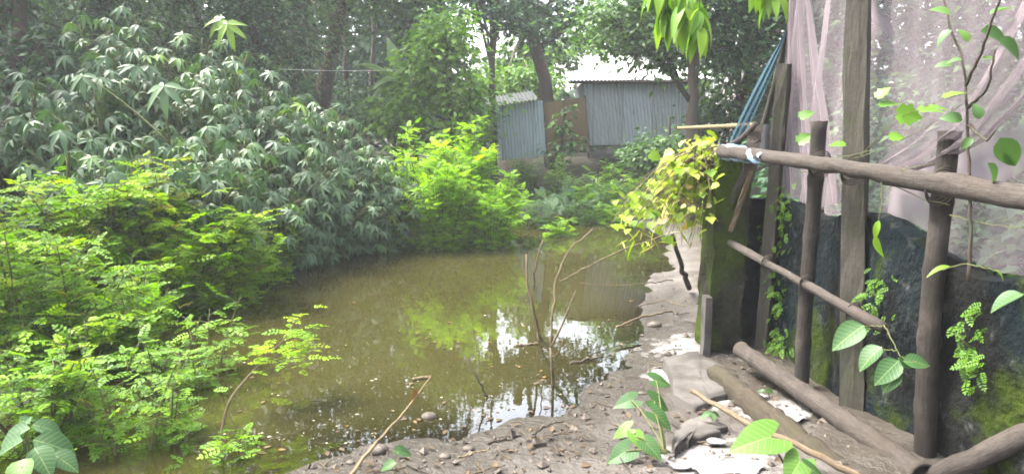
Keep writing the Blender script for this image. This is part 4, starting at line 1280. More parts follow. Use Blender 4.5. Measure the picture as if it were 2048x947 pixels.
fb.inst(T_PIN[0], np.array(P), np.array(D), np.array([0, 0, 1.]) + rng.normal(size=(len(P), 3)) * .25, rng.uniform(.07, .12, len(P)), rng.uniform(.2, .9, len(P)))
fb.build('foliage', M['fine'], root)

rng = np.random.default_rng(103)
# the lime bush in the middle
G_L = 'lime green bushes in the middle of the pond edge'
for lab, px, Y, top, rr, ns, nb, ls, lean, vb in (
        ('left half of the lime thicket: plume shaped lime bush rising from the pond edge', 880, 10.9, 255, .62, 22, 28, .15, (-.1, 0), .2),
        ('tallest lime bush, its plumes just left of the leaning shed', 955, 10.8, 242, .46, 24, 28, .15, (.0, 0), .25),
        ('shorter lime bush under the leaning shed', 1015, 11.0, 335, .36, 15, 22, .14, (.08, 0), .08),
        ('low lime bush at the waterline with drooping front sprays', 905, 10.35, 335, .72, 24, 22, .14, (0, -.1), .08),
        ('low darker lime bush at the right waterline', 1005, 10.4, 375, .5, 16, 20, .13, (.1, -.1), .0),
        ('low lime bush joining the palmate shrubs at left', 800, 10.4, 395, .45, 13, 18, .13, (-.05, -.1), .02)):
    x = (px - 22 - 1024) / F * Y; b0 = np.array([x, Y, WL - .02]); H = (at(px, top, Y)[2] - b0[2]) * 1.08
    bush('lime_bush', lab, b0, H, rr, ns, int(nb * 1.5), 'lime', ls * .8, G_L, lean, .05, vbias=vb, step=.055, up=.7)

rng = np.random.default_rng(104)
# low growth on the far right bank
G_B = 'low plants on the far bank below the sheds'
for lab, px, Y, top, rr, mat in (('low fern like plant at the foot of the far bank slope', 1215, 13.6, 345, .35, 'mid'), ('small bushy plant near the cove', 1160, 13.0, 395, .35, 'mid'), ('low plant under the long shed wall', 1270, 15.0, 300, .3, 'mid'),
                                 ('fresh green plant on the slope left of the yellow creeper', 1175, 14.0, 355, .35, 'fine_cool'), ('small plant at the water under the far slope', 1130, 11.4, 425, .28, 'fine'), ('small shrub in front of the shed plinth', 1225, 15.2, 305, .25, 'fine_cool'), ('bushy weed at the foot of the leaning shed', 1065, 15.8, 300, .4, 'mid'), ('bushy weed on the slope under the rusty screen', 1110, 15.4, 310, .35, 'fine_cool'), ('weed patch at the left foot of the slope by the lime bush', 1075, 12.6, 385, .4, 'mid'),
                                 ('broad weed on the slope under the long shed', 1290, 14.4, 325, .45, 'mid'), ('broad weed on the slope behind the yellow creeper', 1345, 13.6, 320, .45, 'fine_cool'), ('wide weed at the right waterline of the cove', 1235, 12.8, 375, .4, 'fine_cool'), ('leafy weed high on the slope left of the dark trunk', 1330, 15.2, 300, .4, 'mid'),
                                 ('fresh weed right under the leaning shed front', 1040, 16.2, 295, .3, 'fine_cool'), ('weed spreading over the middle of the brown slope', 1150, 14.6, 325, .5, 'mid'), ('fresh weed spreading below the shed plinth', 1200, 14.7, 320, .5, 'fine_cool'), ('weed spreading in the hollow between slope and creeper', 1260, 13.8, 335, .5, 'fine')):
    b0 = px_base(px, Y); H = max(.3, at(px, top, Y)[2] - b0[2])
    bush('low_plant', lab, b0, H, rr, 9, 12, mat, .13, G_B, step=.07)


rng = np.random.default_rng(105)
# ================================================================== AROIDS AND BROAD-LEAVED PLANTS
def aroid(name, lab, base, leaves, mat='taro', group=None, cat='plant', tm=None, sr=.006):
    """leaves: (tip-centre point, size, azimuth, tilt, tint)"""
    base = np.array(base, float)
    root = thing(name, lab, cat, base, group)
    for p, s, az, tilt, tint in leaves:
        p = np.array(p)
        d = np.array([math.cos(az), math.sin(az), -tilt])
        nrm = np.array([math.cos(az) * tilt, math.sin(az) * tilt - .55, 1.0])
        joint = p - unit(d) * s * 0.2
        m = MB(); m.tube(bez(base + rng.normal(size=3) * [.012, .012, 0], base * .35 + joint * .65 + [0, 0, .12 * np.linalg.norm(joint - base)], joint, 10), np.linspace(sr, sr * .55, 10), 6)
        st_ = m.build('leaf_stalk', M['stem'], root)
        m = MB(); m.inst(tm or T_HEART, [p - unit(d) * s * .5], [d], [nrm + rng.normal(size=3) * .1], [s], tint); m.build('leaf', M[mat], root)
    return root


Yt = 3.55
tb0 = atz(1332, 905, 0.03)
aroid('taro_plant', 'young taro plant with heart shaped leaves on the mud in front', tb0,
      [(at(1322, 762, 3.8), .15, 0.2, .25, .55), (at(1252, 803, 3.7), .15, 3.3, .2, .4), (at(1318, 806, 3.6), .15, .0, .5, .5), (at(1322, 836, 3.45), .16, -.4, .6, .5), (at(1245, 862, 3.45), .13, 3.0, .5, .9),
       (at(1277, 880, 3.35), .12, -1.2, .5, 1.0), (at(1240, 908, 3.3), .16, 3.4, .4, .35), (at(1305, 897, 3.25), .14, -.8, .5, .5)])
# far taro colony on the slope
G_TA = 'taro plants on the far bank'
for lab, px, Y in (('far taro plant beside the lime bush on the brown slope', 1075, 13.8), ('far taro plant with the biggest leaf low on the slope', 1105, 13.2), ('far taro plant highest on the slope under the screen', 1160, 14.8), ('far taro plant in the middle of the colony', 1128, 14.2), ('rightmost far taro plant on the slope', 1190, 14.2)):
    b0 = px_base(px, Y)
    lv = []
    for k in range(6):
        a = rng.uniform(-3.6, .4); r = rng.uniform(.12, .38)
        lv.append((b0 + [math.cos(a) * r, math.sin(a) * r * .7, rng.uniform(.22, .55)], rng.uniform(.25, .4), a, rng.uniform(.4, 1.0), rng.uniform(.0, .5)))
    aroid('taro_plant', lab, b0, lv, group=G_TA, sr=.012)
# big leaf at the bottom and its neighbour
b0 = atz(1600, 985, .02)
aroid('broad_leaf_plant', 'plant at the bottom edge with one long bright leaf over the mud', b0, [(at(1512, 880, 2.85), .25, 3.35, .12, .9), (at(1590, 938, 2.75), .17, 3.9, .45, .85), (at(1640, 945, 2.7), .16, .4, .5, .5)])
b0 = atz(792, 960, .0)
aroid('seedling', 'small round leaved seedling on the mud at the bottom edge', b0, [(at(806, 902, 3.2), .10, 0.3, .2, .3), (at(775, 930, 3.1), .085, 3.2, .3, .35)], tm=T_OVAL, sr=.003)
# round-leaved weed bottom left
b0 = atz(70, 990, -.05)
lv = [(at(40, 850, 2.9), .13, 2.8, .3, .3), (at(95, 853, 2.9), .12, .3, .3, .35), (at(110, 888, 2.8), .17, .2, .35, .45), (at(25, 868, 2.8), .14, 3.4, .3, .3), (at(85, 918, 2.7), .15, -.6, .5, .5), (at(10, 895, 2.7), .16, 3.2, .4, .4), (at(40, 945, 2.6), .15, -1.2, .4, .9), (at(130, 920, 2.75), .13, -.2, .4, .4), (at(62, 838, 3.0), .11, 1.2, .2, .3)]
aroid('round_leaved_weed', 'broad round leaved weed in the bottom left corner', b0, lv, tm=T_OVAL, sr=.004)
b0 = atz(1422, 835, .05)
aroid('small_weed', 'tiny four leaved weed on the log beside the fence', b0, [(b0 + [.03, 0, .02], .06, .2, .2, .6), (b0 + [-.03, 0, .02], .06, 3.2, .2, .6), (b0 + [0, -.03, .02], .05, -1.5, .3, .6), (b0 + [0.01, .03, .03], .05, 1.4, .2, .6)], tm=T_OVAL, sr=.002)
b0 = atz(1535, 788, .05)
aroid('small_weed', 'single flat leaf seedling behind the rotten log', b0, [(b0 + [.02, 0, .02], .075, .4, .1, .5), (b0 + [-.03, .02, .015], .04, 2.8, .1, .5)], tm=T_OVAL, sr=.002)


def leafy(name, lab, cat, paths, leaves, lmat, smat='twig', r=.004, tm=None, group=None):
    """climbing stem: paths of points and leaves (point, size, direction, tint)"""
    root = thing(name, lab, cat, paths[0][0], group)
    m = MB()
    for p in paths:
        q = poly(p, max(10, len(p) * 5), .002)
        m.tube(q, np.linspace(r, r * .5, len(q)), 6)
    m.build('stems', M[smat], root)
    for p, s, d, tint in leaves:
        d = np.array(d, float)
        m = MB(); m.inst(tm or T_OVAL, [p], [d], [np.array([-.35, -.5, .8]) + rng.normal(size=3) * .25], [s], tint)
        m.build('leaf', M[lmat], root)
    return root


fp = fence_pt
leafy('broad_leaf_vine', 'hanging vine with several broad leaves at the end of the middle rail', 'vine',
      [[fp(1768, 650, 1.80), fp(1790, 690, 1.78), fp(1800, 715, 1.78), fp(1835, 724, 1.78)], [fp(1768, 650, 1.8), fp(1725, 652, 1.75)], [fp(1795, 700, 1.78), fp(1762, 698, 1.75)], [fp(1800, 715, 1.78), fp(1785, 742, 1.75)]],
      [(fp(1728, 650, 1.74), .19, (-1, -.2, -.55), .45), (fp(1764, 693, 1.74), .15, (-1, -.1, -.75), .45), (fp(1798, 720, 1.74), .15, (-.7, -.2, -.55), .5), (fp(1800, 742, 1.74), .12, (-.6, -.1, -.6), .5), (fp(1806, 722, 1.74), .115, (1, -.25, .05), .45), (fp(1795, 715, 1.76), .08, (.7, -.2, -.4), .4)], 'taro', 'stem', .0035)
leafy('climber_leaf', 'single climber leaf entering at the right edge below the net', 'vine', [[fp(2100, 560, 1.75), fp(2040, 590, 1.72)]], [(fp(2048, 588, 1.70), .11, (-1, .3, -.45), .4), (fp(2075, 600, 1.7), .12, (.6, 0, -.8), .35)], 'taro', 'stem', .0035)
# sapling in front of the net
lv = []
for (px, py, s, dx, dz, tnt) in ((1905, 60, .10, -.6, -.5, .3), (1960, 62, .15, .9, -.3, .25), (1995, 80, .14, .8, -.5, .3), (1935, 85, .08, -.3, .7, .8), (2000, 275, .16, .5, -.9, .35), (1975, 325, .12, .5, -.9, .5), (1985, 300, .10, .9, -.2, .35),
                                 (1925, 120, .07, -.9, 0, .5), (1905, 130, .08, -.9, .1, .4), (1945, 275, .07, -.5, -.6, .3), (1960, 238, .08, -.2, .6, .3), (1980, 30, .10, .8, .5, .6), (1900, 30, .10, -.8, .5, .7), (1965, 120, .06, .8, .3, .7), (1925, 240, .10, -.8, .2, .3)):
    lv.append((fp(px, py, 1.93), s * .85, (dx, -.3 * dx, dz), tnt))
leafy('young_sapling', 'thin dark sapling with sparse leaves rising in front of the net', 'sapling',
      [[fp(1936, 560, 1.96), fp(1942, 470, 1.96), fp(1936, 300, 1.95), fp(1932, 170, 1.95), fp(1922, 105, 1.95), fp(1900, 60, 1.95), fp(1884, -20, 1.95)], [fp(1932, 170, 1.95), fp(1962, 110, 1.93), fp(1985, 40, 1.92), fp(2010, -30, 1.92)], [fp(1937, 215, 1.95), fp(1975, 180, 1.93), fp(1990, 100, 1.92)], [fp(1938, 250, 1.95), fp(1975, 285, 1.93), fp(1990, 260, 1.92)]],
      lv, 'mid', 'bark', .008, T_OVAL)
lv = []
for (px, py, s, dx, dz) in ((1600, 235, .12, .8, .45), (1597, 285, .13, .8, .7), (1690, 290, .11, -.9, .1), (1760, 212, .12, .9, .25), (1795, 228, .15, .9, -.1), (1840, 222, .13, .9, .1), (1890, 195, .11, .7, .3), (1780, 275, .09, .8, .1), (1755, 195, .1, .5, .6), (1860, 215, .10, .9, 0)):
    lv.append((fp(px, py, 1.86), s * .8, (dx, -.3 * dx, dz), rng.uniform(.1, .7)))
leafy('climbing_vine', 'thin green vine with lobed leaves climbing across the net above the top rail', 'vine',
      [[fp(1600, 345, 1.80), fp(1700, 335, 1.83), fp(1745, 285, 1.86), fp(1800, 232, 1.88), fp(1900, 195, 1.9), fp(1960, 175, 1.92)], [fp(1640, 340, 1.79), fp(1760, 300, 1.85), fp(1840, 262, 1.88), fp(1925, 208, 1.92)], [fp(1690, 320, 1.82), fp(1780, 345, 1.86), fp(1870, 325, 1.86)], [fp(1660, 318, 1.77), fp(1745, 300, 1.84)]],
      lv, 'bright', 'stem', .0028, T_LOBED)
leafy('hanging_creeper', 'slender grassy creeper dangling under the top rail', 'vine', [[fp(1765, 350, 1.84), fp(1762, 420, 1.82), fp(1750, 480, 1.82)], [fp(1885, 540, 1.9), fp(1930, 525, 1.92), fp(2005, 545, 1.94)], [fp(1900, 430, 1.95), fp(1960, 445, 1.98), fp(2048, 455, 2.0)], [fp(1790, 372, 1.9), fp(1850, 400, 1.92), fp(1900, 410, 1.95)]],
      [(fp(1758, 440, 1.82), .10, (-.3, -.1, -1), .8), (fp(1752, 470, 1.82), .12, (.1, -.1, -1), .7), (fp(1900, 532, 1.9), .10, (-1, 0, -.1), .6), (fp(1990, 540, 1.93), .07, (1, 0, -.5), .8)], 'bright', 'stem', .003, T_LONG)
# ferns and weeds growing out of the wall
G_W = 'ferns rooted in the dark wall'
for lab, px, py in (('fern tuft on the wall beside the far timber post, upper one', 1570, 415), ('fern tuft at mid height between the far posts', 1553, 590), ('lowest fern tuft between the far posts', 1560, 690), ('fern tuft just under the net between the far posts', 1545, 470), ('weed tuft on the wall right of the tall timber post', 1760, 600), ('weed tuft on the wall right of the nearest bamboo post', 1935, 690)):
    c = on_wall(px, py); root = thing('wall_fern', lab, 'fern', c, G_W)
    n_ = 46; a = rng.uniform(0, 6.28, n_)
    P = c + rng.normal(size=(n_, 3)) * [.03, .07, .09]
    m = MB(); m.inst(T_PIN[0], P, np.stack([-.5 + .5 * np.cos(a), np.sin(a), -.5 + 0 * a], -1), np.array([-.6, -.3, .7]) + rng.normal(size=(n_, 3)) * .3, rng.uniform(.035, .07, n_), rng.uniform(.0, .3, n_)); m.build('fronds', M['fine_cool'], root)
    m = MB(); m.tube([c + [.06, 0, -.03], c + [.0, 0, .0], c + [-.05, 0, .05]], .005, 5); m.build('stem', M['stem'], root)

rng = np.random.default_rng(106)
# yellow creeper on the pillar
root = thing('yellow_creeper', 'sunlit yellow green creeper sprawling off the pillar top with dry stalks', 'creeper', np.array([1.4, 5.6, .1]))
m = MB(); d_ = MB()
P = []; D = []; V_ = []
for k in range(84):
    s = at(rng.uniform(1385, 1440), rng.uniform(290, 330), rng.uniform(5.2, 5.7))
    ex_ = 1200 + 232 * rng.uniform(0, 1) ** .75
    lo_ = 455 + 55 * (ex_ - 1200) / 230; hi_ = 425 - 105 * (ex_ - 1200) / 230
    e = at(ex_, rng.uniform(hi_, lo_), rng.uniform(5.0, 6.3))
    mid = s * .5 + e * .5 + np.array([0, 0, rng.uniform(.05, .28)])
    q = bez(s, mid, e, 14)
    (m if k % 2 else d_).tube(q, np.linspace(.006, .002, 14), 4)
    for j in range(7):
        t = rng.uniform(.05, 1); c = np.array([np.interp(t, np.linspace(0, 1, 14), q[:, i]) for i in range(3)])
        c += rng.normal(size=3) * .05
        P.append(c); a = rng.uniform(0, 6.28); D.append((math.cos(a), math.sin(a) - .2, -.45)); V_.append(np.clip(rng.beta(2, 2) + .15 * (c[0] > at(1330, 300, c[1])[0]) - .1, 0, 1))
m.build('stems', M['straw'], root); d_.build('dry_stalks', M['twig'], root)
m = MB(); m.inst(T_LOBED, np.array(P), np.array(D), np.array([-.1, -.4, .9]) + rng.normal(size=(len(P), 3)) * .4, rng.uniform(.04, .105, len(P)), np.array(V_))
# grassy blades at the creeper's foot
n_ = 70; P = np.array([at(rng.uniform(1225, 1400), rng.uniform(400, 490), rng.uniform(5.3, 6.3)) for _ in range(n_)])
a = rng.uniform(0, 6.28, n_); m.inst(t_leaf(.05, .5, .01, 4), P, np.stack([np.cos(a), np.sin(a), rng.uniform(-1, .4, n_)], -1), np.array([0, 0, 1.]) + rng.normal(size=(n_, 3)) * .5, rng.uniform(.10, .2, n_), rng.uniform(.3, 1, n_)); m.build('leaves', M['yellow'], root)
# woody foot of the creeper
m = MB(); m.tube(poly([atz(1378, 575, 0), at(1360, 520, 6.0), at(1345, 470, 5.9)], 10, .01), np.linspace(.03, .018, 10), 7); m.build('woody_stem', M['log'], root)

# hanging bough of long leaves at the top
hb = at(1390, -160, 5.2)
root = thing('hanging_bough', 'bough of long drooping lime leaves hanging in from the top', 'branch', hb)
m = MB(); P = []; D = []; V_ = []
for tx, ty, Y in ((1365, 45, 5.2), (1330, 30, 5.4), (1400, 60, 5.1), (1312, -20, 5.3), (1555, -10, 5.3), (1380, 20, 5.4)):
    e = at(tx, ty, Y); q = bez(hb, hb * .5 + e * .5 + [0, 0, .2], e, 10); m.tube(q, np.linspace(.012, .004, 10), 5)
    for k in range(15):
        a = rng.uniform(0, 6.28); t = rng.uniform(.78, 1.0)
        P.append(np.array([np.interp(t, np.linspace(0, 1, 10), q[:, i]) for i in range(3)])); D.append((math.cos(a) * .75, math.sin(a) * .75, -rng.uniform(.5, 1.2))); V_.append(rng.uniform(.3, 1))
m.build('twigs', M['bark'], root)
m = MB(); m.inst(T_LONG, np.array(P), np.array(D), np.stack([np.array(D)[:, 0], np.array(D)[:, 1], np.full(len(D), .8)], -1) + rng.normal(size=(len(D), 3)) * .2, rng.uniform(.18, .28, len(P)), np.array(V_)); m.build('leaves', M['bright'], root)


rng = np.random.default_rng(107)
# ================================================================== STICKS IN THE WATER AND ON THE MUD
def stick(name, lab, pts, r0, r1, mat='twig', cat='stick', group=None, wob=.004, n=18):
    q = poly(pts, n, wob)
    m = MB(); m.tube(q, np.linspace(r0, r1, n), 7, rough=.06)
    return tag(m.build(name, M[mat], origin=pts[0]), lab, cat, group)


wz = lambda px, py, dz=-.06: atz(px, py, WL + dz)
Yc_ = 4.9
stick('bare_stick', 'tall pale bare stick left of the branched ones in the pond', [wz(1080, 680), at(1072, 640, 5.0), at(1052, 570, 5.05), at(1053, 508, 5.1)], .011, .008)
stick('bare_stick', 'short slightly bent stick with its tip above the sky reflection', [wz(1068, 572), at(1068, 545, 6.4), at(1072, 520, 6.4), at(1086, 480, 6.4)], .012, .008)
root = thing('forked_branch', 'forked bare branch standing in the shallow pond', 'branch', wz(1106, 778))
m = MB(); fk = at(1101, 694, 4.35)
m.tube(poly([wz(1106, 778), at(1105, 740, 4.3), fk], 8), [.010, .009], 6); m.tube(poly([fk, at(1104, 620, 4.4), at(1112, 560, 4.5), at(1135, 500, 4.6), at(1185, 458, 4.8)], 20, .004), np.linspace(.009, .005, 20), 6)
m.tube(poly([fk, at(1120, 660, 4.3), at(1140, 610, 4.3), at(1152, 580, 4.3)], 12), [.008, .004], 6); m.tube(poly([fk + [.0, 0, -.08], at(1118, 705, 4.3), at(1126, 680, 4.25)], 8), [.006, .003], 6)
m.build('twigs', M['twig'], root)
stick('bare_stick', 'dark crossed stick low in the pond left of the forked branch', [wz(976, 798), at(955, 755, 4.15), at(915, 688, 4.3)], .007, .004, 'bark')
stick('bare_stick', 'thin arching twig reaching from the creeper to the sky reflection', [at(1120, 562, 6.0), at(1170, 535, 5.9), at(1250, 497, 5.9), at(1330, 470, 5.9)], .006, .008)
stick('bare_stick', 'thin twig bending down to the right bank', [at(1160, 565, 6.2), at(1210, 572, 6.3), at(1280, 568, 6.5), atz(1345, 560, .02)], .005, .007)
stick('bare_stick', 'short black snag beside the forked branch', [wz(1090, 715), at(1080, 690, 4.6), at(1075, 665, 4.7)], .006, .004, 'bark')
stick('floating_stick', 'pale straight stick floating below the forked branch', [atz(1032, 690, WL + .008), atz(1078, 686, WL + .01)], .010, .008)
stick('floating_stick', 'dark stick floating right of the forked branch', [atz(1140, 726, WL + .005), atz(1205, 712, WL + .02)], .013, .007, 'bark')
root = thing('bamboo_twig', 'long thin bamboo twig slanting from the mud into the pond with a dry leaf', 'stick', atz(700, 955, .0))
m = MB(); q = poly([atz(690, 965, .02), atz(745, 900, .0) + [0, 0, .02], at(810, 822, 3.75), at(862, 752, 3.95)], 18, .002); m.tube(q, np.linspace(.011, .004, 18), 7); m.build('shaft', M['straw'], root)
m = MB(); m.inst(T_LONG, [at(830, 775, 3.83)], [(-.05, -.1, -1)], [(.6, -.6, .2)], [.13], .95); m.build('leaf', M['dry'], root)
stick('floating_stick', 'short tan stick floating beside the bamboo twig tip', [atz(826, 757, WL + .01), atz(862, 752, WL + .012)], .011, .009, 'straw')
stick('ground_stick', 'straight brown stick lying on the mud at the right shore', [atz(1232, 654, .0), atz(1285, 632, .03), atz(1345, 622, .05)], .012, .008)
stick('ground_stick', 'thin twig lying beside the straight brown stick', [atz(1275, 612, .03), atz(1330, 600, .04), atz(1370, 612, .05)], .006, .005)
stick('long_cane', 'long split brown cane lying diagonally over the rotten log', [atz(1382, 780, .10), atz(1500, 850, .14), atz(1620, 900, .13), atz(1740, 962, .08)], .014, .017, 'twig', 'cane')
stick('ground_stick', 'dark stick lying at the shore below the pond sticks', [atz(976, 884, -.02), atz(1014, 876, -.01)], .010, .008, 'bark')
stick('ground_stick', 'pale thin straw lying on the mud in the middle', [atz(915, 914, .0), atz(978, 898, .01)], .005, .004, 'straw')
stick('ground_stick', 'thin dark root crossing the mud toward the taro', [atz(1065, 868, .0), atz(1090, 850, .01), atz(1130, 840, .015)], .007, .004, 'bark')
# rotten log and cracked slabs
q = poly([atz(1438, 752, .0), atz(1510, 815, .005), atz(1590, 880, .005), atz(1690, 950, -.02)], 26, .008)
m = MB(); m.tube(q, np.linspace(.075, .065, 26), 14, wob=.14, rough=.08); tag(m.build('rotten_log', M['rot'], origin=q[0]), 'half sunken rotten brown log between the bamboo log and the taro', 'log')


def slab(lab, outline, h, mat='concrete', dome=.0):
    P = [atz(x, y, .06) for x, y in outline]; c = np.mean(P, 0); zt_ = hz(c[0], c[1]) + h
    n_ = len(P); ring = []
    for k in range(n_):
        for t in np.linspace(0, 1, 5, endpoint=False):
            ring.append(P[k] * (1 - t) + P[(k + 1) % n_] * t + rng.normal(size=3) * [.012, .012, 0])
    ring = np.array(ring); m = MB(); rows = []
    for s_, z_ in ((1.03, -.12), (1.0, h * .8), (.985, h), (.75, h + dome * .5), (.4, h + dome * .9), (.02, h + dome)):
        q_ = c + (ring - c) * s_; q_[:, 2] = zt_ - h + z_ + (fbm(q_[:, 0] * 9, q_[:, 1] * 9, 77) - .47) * .03
        rows.append(np.concatenate([q_, q_[:1]]))
    m.grid(np.array(rows))
    return tag(m.build('concrete_slab', M[mat], origin=c), lab, 'slab')


slab('cracked flat concrete slab at the foot of the mossy pillar', [(1325, 700), (1395, 682), (1450, 715), (1478, 755), (1440, 775), (1395, 790), (1350, 770)], .045)
slab('smaller broken slab tilted in the mud beside the taro', [(1345, 850), (1375, 822), (1420, 815), (1450, 832), (1440, 850), (1380, 862), (1345, 880)], .045, dome=.012)
# plastic scraps and stones
G_S = 'white plastic scraps in the mud'
for lab, px, py, sx, sy in (('large white plastic sheet scrap at the bottom edge', 1455, 928, .17, .10), ('second white plastic scrap at the bottom edge right of the sheet', 1385, 915, .12, .06), ('white flaky scrap beside the rotten log', 1572, 828, .11, .08), ('bluish white bit near the small slab', 1432, 873, .05, .03), ('white torn scrap under the flat leaf', 1505, 785, .09, .05)):
    c = atz(px, py, .03); c[2] = hz(c[0], c[1]) + .02
    u = np.linspace(-1, 1, 14); P = np.zeros((14, 14, 3))
    rr_ = 1 + .5 * (fbm(np.linspace(0, 5, 14)[:, None] + px, np.linspace(0, 5, 14)[None] + py, 5) - .47)
    for i, a in enumerate(u):
        for j, b_ in enumerate(u):
            x = c[0] + a * math.sqrt(1 - b_ * b_ / 2) * sx * rr_[i, j]; y = c[1] + b_ * math.sqrt(1 - a * a / 2) * sy * rr_[j, i]
            P[i, j] = (x, y, hz(x, y) + .012 + .022 * vnoise(np.array(x * 22), np.array(y * 22), 9))
    m = MB(); m.grid(P); m.grid(P[:, ::-1] - [0, 0, .004]); tag(m.build('plastic_scrap', M['scrap'], origin=c), lab, 'scrap', G_S)


def rock(c, r, sq=.7, s=0):
    a = np.linspace(0, 2 * math.pi, 15); t = np.linspace(0.02, math.pi - .02, 9)
    P = np.zeros((15, 9, 3)); k = rng.uniform(0, 9)
    for j, th in enumerate(t):
        rr_ = r * (1 + .7 * (fbm(np.cos(a) * 1.3 + k, np.sin(a) * 1.3 + th, 3) - .47))
        P[:, j] = np.stack([np.cos(a) * math.sin(th) * rr_ * 1.25, np.sin(a) * math.sin(th) * rr_, np.full(15, math.cos(th)) * rr_ * sq], -1)
    m = MB(); m.grid(P + np.array(c)); return m


G_R = 'stones along the shore'
for lab, px, py, r in (('brown stone at the foot of the bamboo twig', 755, 893, .045), ('pale flat stone breaking the water near the bamboo twig', 858, 820, .040), ('rounded stone on the mud below the sky reflection', 938, 888, .028), ('small stone in the shallows below the crossed stick', 995, 812, .016), ('grey green flat stone on the right shore', 1310, 645, .05), ('small stone at the bottom edge of the mud', 890, 905, .025), ('small pale stone among the taro leaves', 1285, 782, .022), ('brown stone where the water meets the mud', 1172, 830, .022), ('tiny brown stone left of the bamboo twig', 700, 915, .02)):
    c = atz(px, py, -.06); c[2] = max(hz(c[0], c[1]), WL - .01) + r * .2
    tag(rock(c, r).build('stone', M['stone'], origin=c), lab, 'stone', G_R)

# leaves floating on the pond: alike, so one label
m0 = None
pts = []
while len(pts) < 60:
    px, py = rng.uniform(420, 1260), rng.uniform(500, 880)
    c = atz(px, py, WL + .006)
    if pond_sd(np.array([c[0]]), np.array([c[1]]))[0] < -.08 and hz(c[0], c[1]) < WL - .02: pts.append(c)
protos = []
for k in range(4):
    m = MB(); m.inst(t_leaf(.26, .1, .05, 4), [(0, 0, 0)], [(1, 0, .03)], [(0, 0, 1.)], [1.0], [.2, .45, .7, .95][k]); o = m.build('fallen_leaf', M['dry']); tag(o, 'small fallen leaf floating on the pond', 'leaf', 'fallen leaves floating on the pond'); protos.append(o)
for i, c in enumerate(pts):
    o = protos[i] if i < 4 else protos[int(rng.integers(0, 4))].copy()
    if i >= 4: COL.objects.link(o)
    o.location = c; o.rotation_euler = (rng.normal() * .06, rng.normal() * .06, rng.uniform(0, 6.28)); s = rng.uniform(.02, .055); o.scale = (s, s, s)
# leaves drifted against the shore
cnt = 0
while cnt < 40:
    c = atz(rng.uniform(450, 1290), rng.uniform(560, 905), WL + .006)
    d_ = pond_sd(np.array([c[0]]), np.array([c[1]]))[0]
    if -.35 < d_ < -.03 and hz(c[0], c[1]) < WL - .004:
        o = protos[int(rng.integers(0, 4))].copy(); COL.objects.link(o); o['label'] = 'dead leaf drifted against the muddy shore'; o['group'] = 'dead leaves drifted against the shore'
        s = rng.uniform(.02, .06); o.location = c; o.scale = (s, s, s); o.rotation_euler = (rng.normal() * .06, rng.normal() * .06, rng.uniform(0, 6.28)); cnt += 1
# litter leaves on the mud
src = [protos[0], protos[1], protos[0]]; cnt = 0
while cnt < 150:
    c = atz(rng.uniform(640, 1560), rng.uniform(560, 945), 0.0); x, y = c[0], c[1]
    if pond_sd(np.array([x]), np.array([y]))[0] > .06 and x < 1.95:
        o = src[cnt % 3].copy(); COL.objects.link(o); o['label'] = 'dead leaf lying on the grey mud'; o['group'] = 'dead leaves lying on the mud'
        s = rng.uniform(.025, .065); o.location = (x, y, hz(x, y) + .008); o.scale = (s, s, s * 2); o.rotation_euler = (rng.normal() * .3, rng.normal() * .3, rng.uniform(0, 6.28)); cnt += 1
# thin twigs scattered on the mud
tw = []
for k in range(3):
    m = MB(); m.tube(poly([(-.5, 0, 0), (0, .04 * (k - 1), .02), (.5, 0, 0)], 9, .012), [.035, .02], 5); o = m.build('twig', M[('bark', 'twig', 'twig')[k]]); tag(o, 'short dead twig lying on the mud', 'twig', 'short dead twigs lying on the mud'); tw.append(o)
cnt = 0
while cnt < 60:
    c = atz(rng.uniform(640, 1560), rng.uniform(540, 945), 0.0); x, y = c[0], c[1]
    if pond_sd(np.array([x]), np.array([y]))[0] > .08 and x < 1.95:
        o = tw[cnt] if cnt < 3 else tw[cnt % 3].copy()
        if cnt >= 3: COL.objects.link(o)
        s = rng.uniform(.05, .2); o.location = (x, y, hz(x, y) + .01); o.scale = (s, s * .6 + .03, s * .6 + .03); o.rotation_euler = (0, rng.normal() * .12, rng.uniform(0, 6.28)); cnt += 1
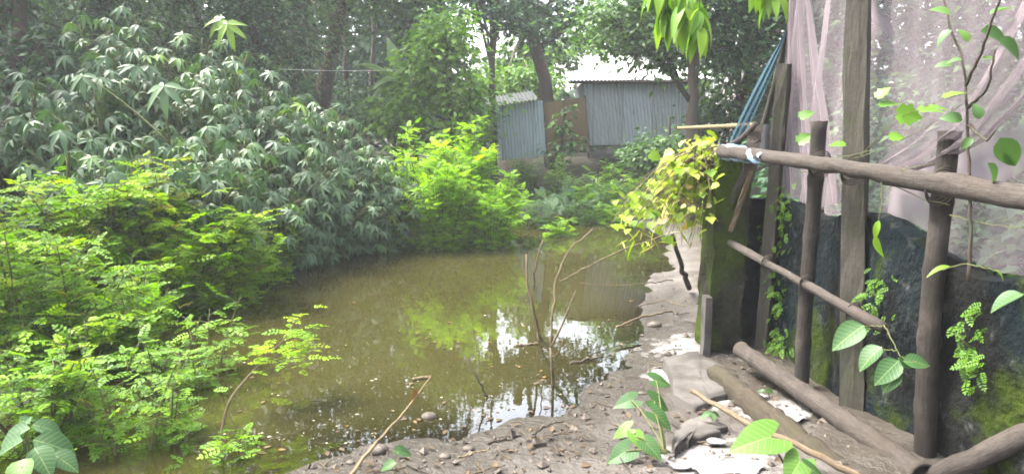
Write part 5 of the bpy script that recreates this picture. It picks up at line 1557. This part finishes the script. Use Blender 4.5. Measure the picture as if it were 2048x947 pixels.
# crumbs of mud and specks on the water
m = MB()
for k in range(1500):
    c = atz(rng.uniform(560, 1700), rng.uniform(540, 960), 0.0); x, y = c[0], c[1]
    if pond_sd(np.array([x]), np.array([y]))[0] < .02: continue
    r = rng.gamma(2, .0045); V = rng.normal(size=(6, 3)) * .25 + np.array([(1, 0, 0), (-1, 0, 0), (0, 1, 0), (0, -1, 0), (0, 0, .8), (0, 0, -.8)])
    m.faces(np.array([x, y, hz(x, y) + r * .3]) + V * r, [(0, 2, 4), (2, 1, 4), (1, 3, 4), (3, 0, 4), (2, 0, 5), (1, 2, 5), (3, 1, 5), (0, 3, 5)])
tag(m.build('mud_crumbs', M['clod'], smooth=False), 'crumbs and clods of mud scattered over the shore', 'mud', kind='stuff')
m = MB(); hexv = np.array([(math.cos(a), math.sin(a), 0) for a in np.linspace(0, 2 * math.pi, 6, endpoint=False)])
for k in range(900):
    c = atz(rng.uniform(300, 1300), rng.uniform(490, 900) , WL + .004)
    if pond_sd(np.array([c[0]]), np.array([c[1]]))[0] > -.05: continue
    m.faces(c + hexv * rng.gamma(2, .0018), [(0, 1, 2, 3, 4, 5)])
tag(m.build('floating_specks', M['speck']), 'pale specks of dust and petals floating on the pond', 'specks', kind='stuff')
# dry twigs at the waterline under the palmate shrubs
G_D = 'dry fallen branches at the left waterline'
for lab, px, py, Y in (('dry fallen branch at the waterline under the front palmate shrub', 640, 478, 9.6), ('second dry branch at the waterline, nearer the lime bush', 700, 470, 10.0), ('dry branch at the waterline under the tip of the thicket', 560, 505, 8.6)):
    m = MB(); c = at(px, py, Y)
    for k in range(16):
        d = unit(rng.normal(size=3) * [1, .5, .35]) * rng.uniform(.15, .4); m.tube(bez(c + rng.normal(size=3) * .05, c + d * .5 + [0, 0, .06], c + d, 6), [.008, .003], 5)
    tag(m.build('dry_branch', M['twig'], origin=c), lab, 'branch', G_D)
# wire strung at the back
m = MB(); m.tube(bez(at(560, 138, 12), at(660, 144, 12.3), at(800, 140, 13), 12), .003, 5); tag(m.build('washing_line', M['wire'], origin=at(560, 138, 12)), 'thin pale wire strung across the dark trees', 'wire')
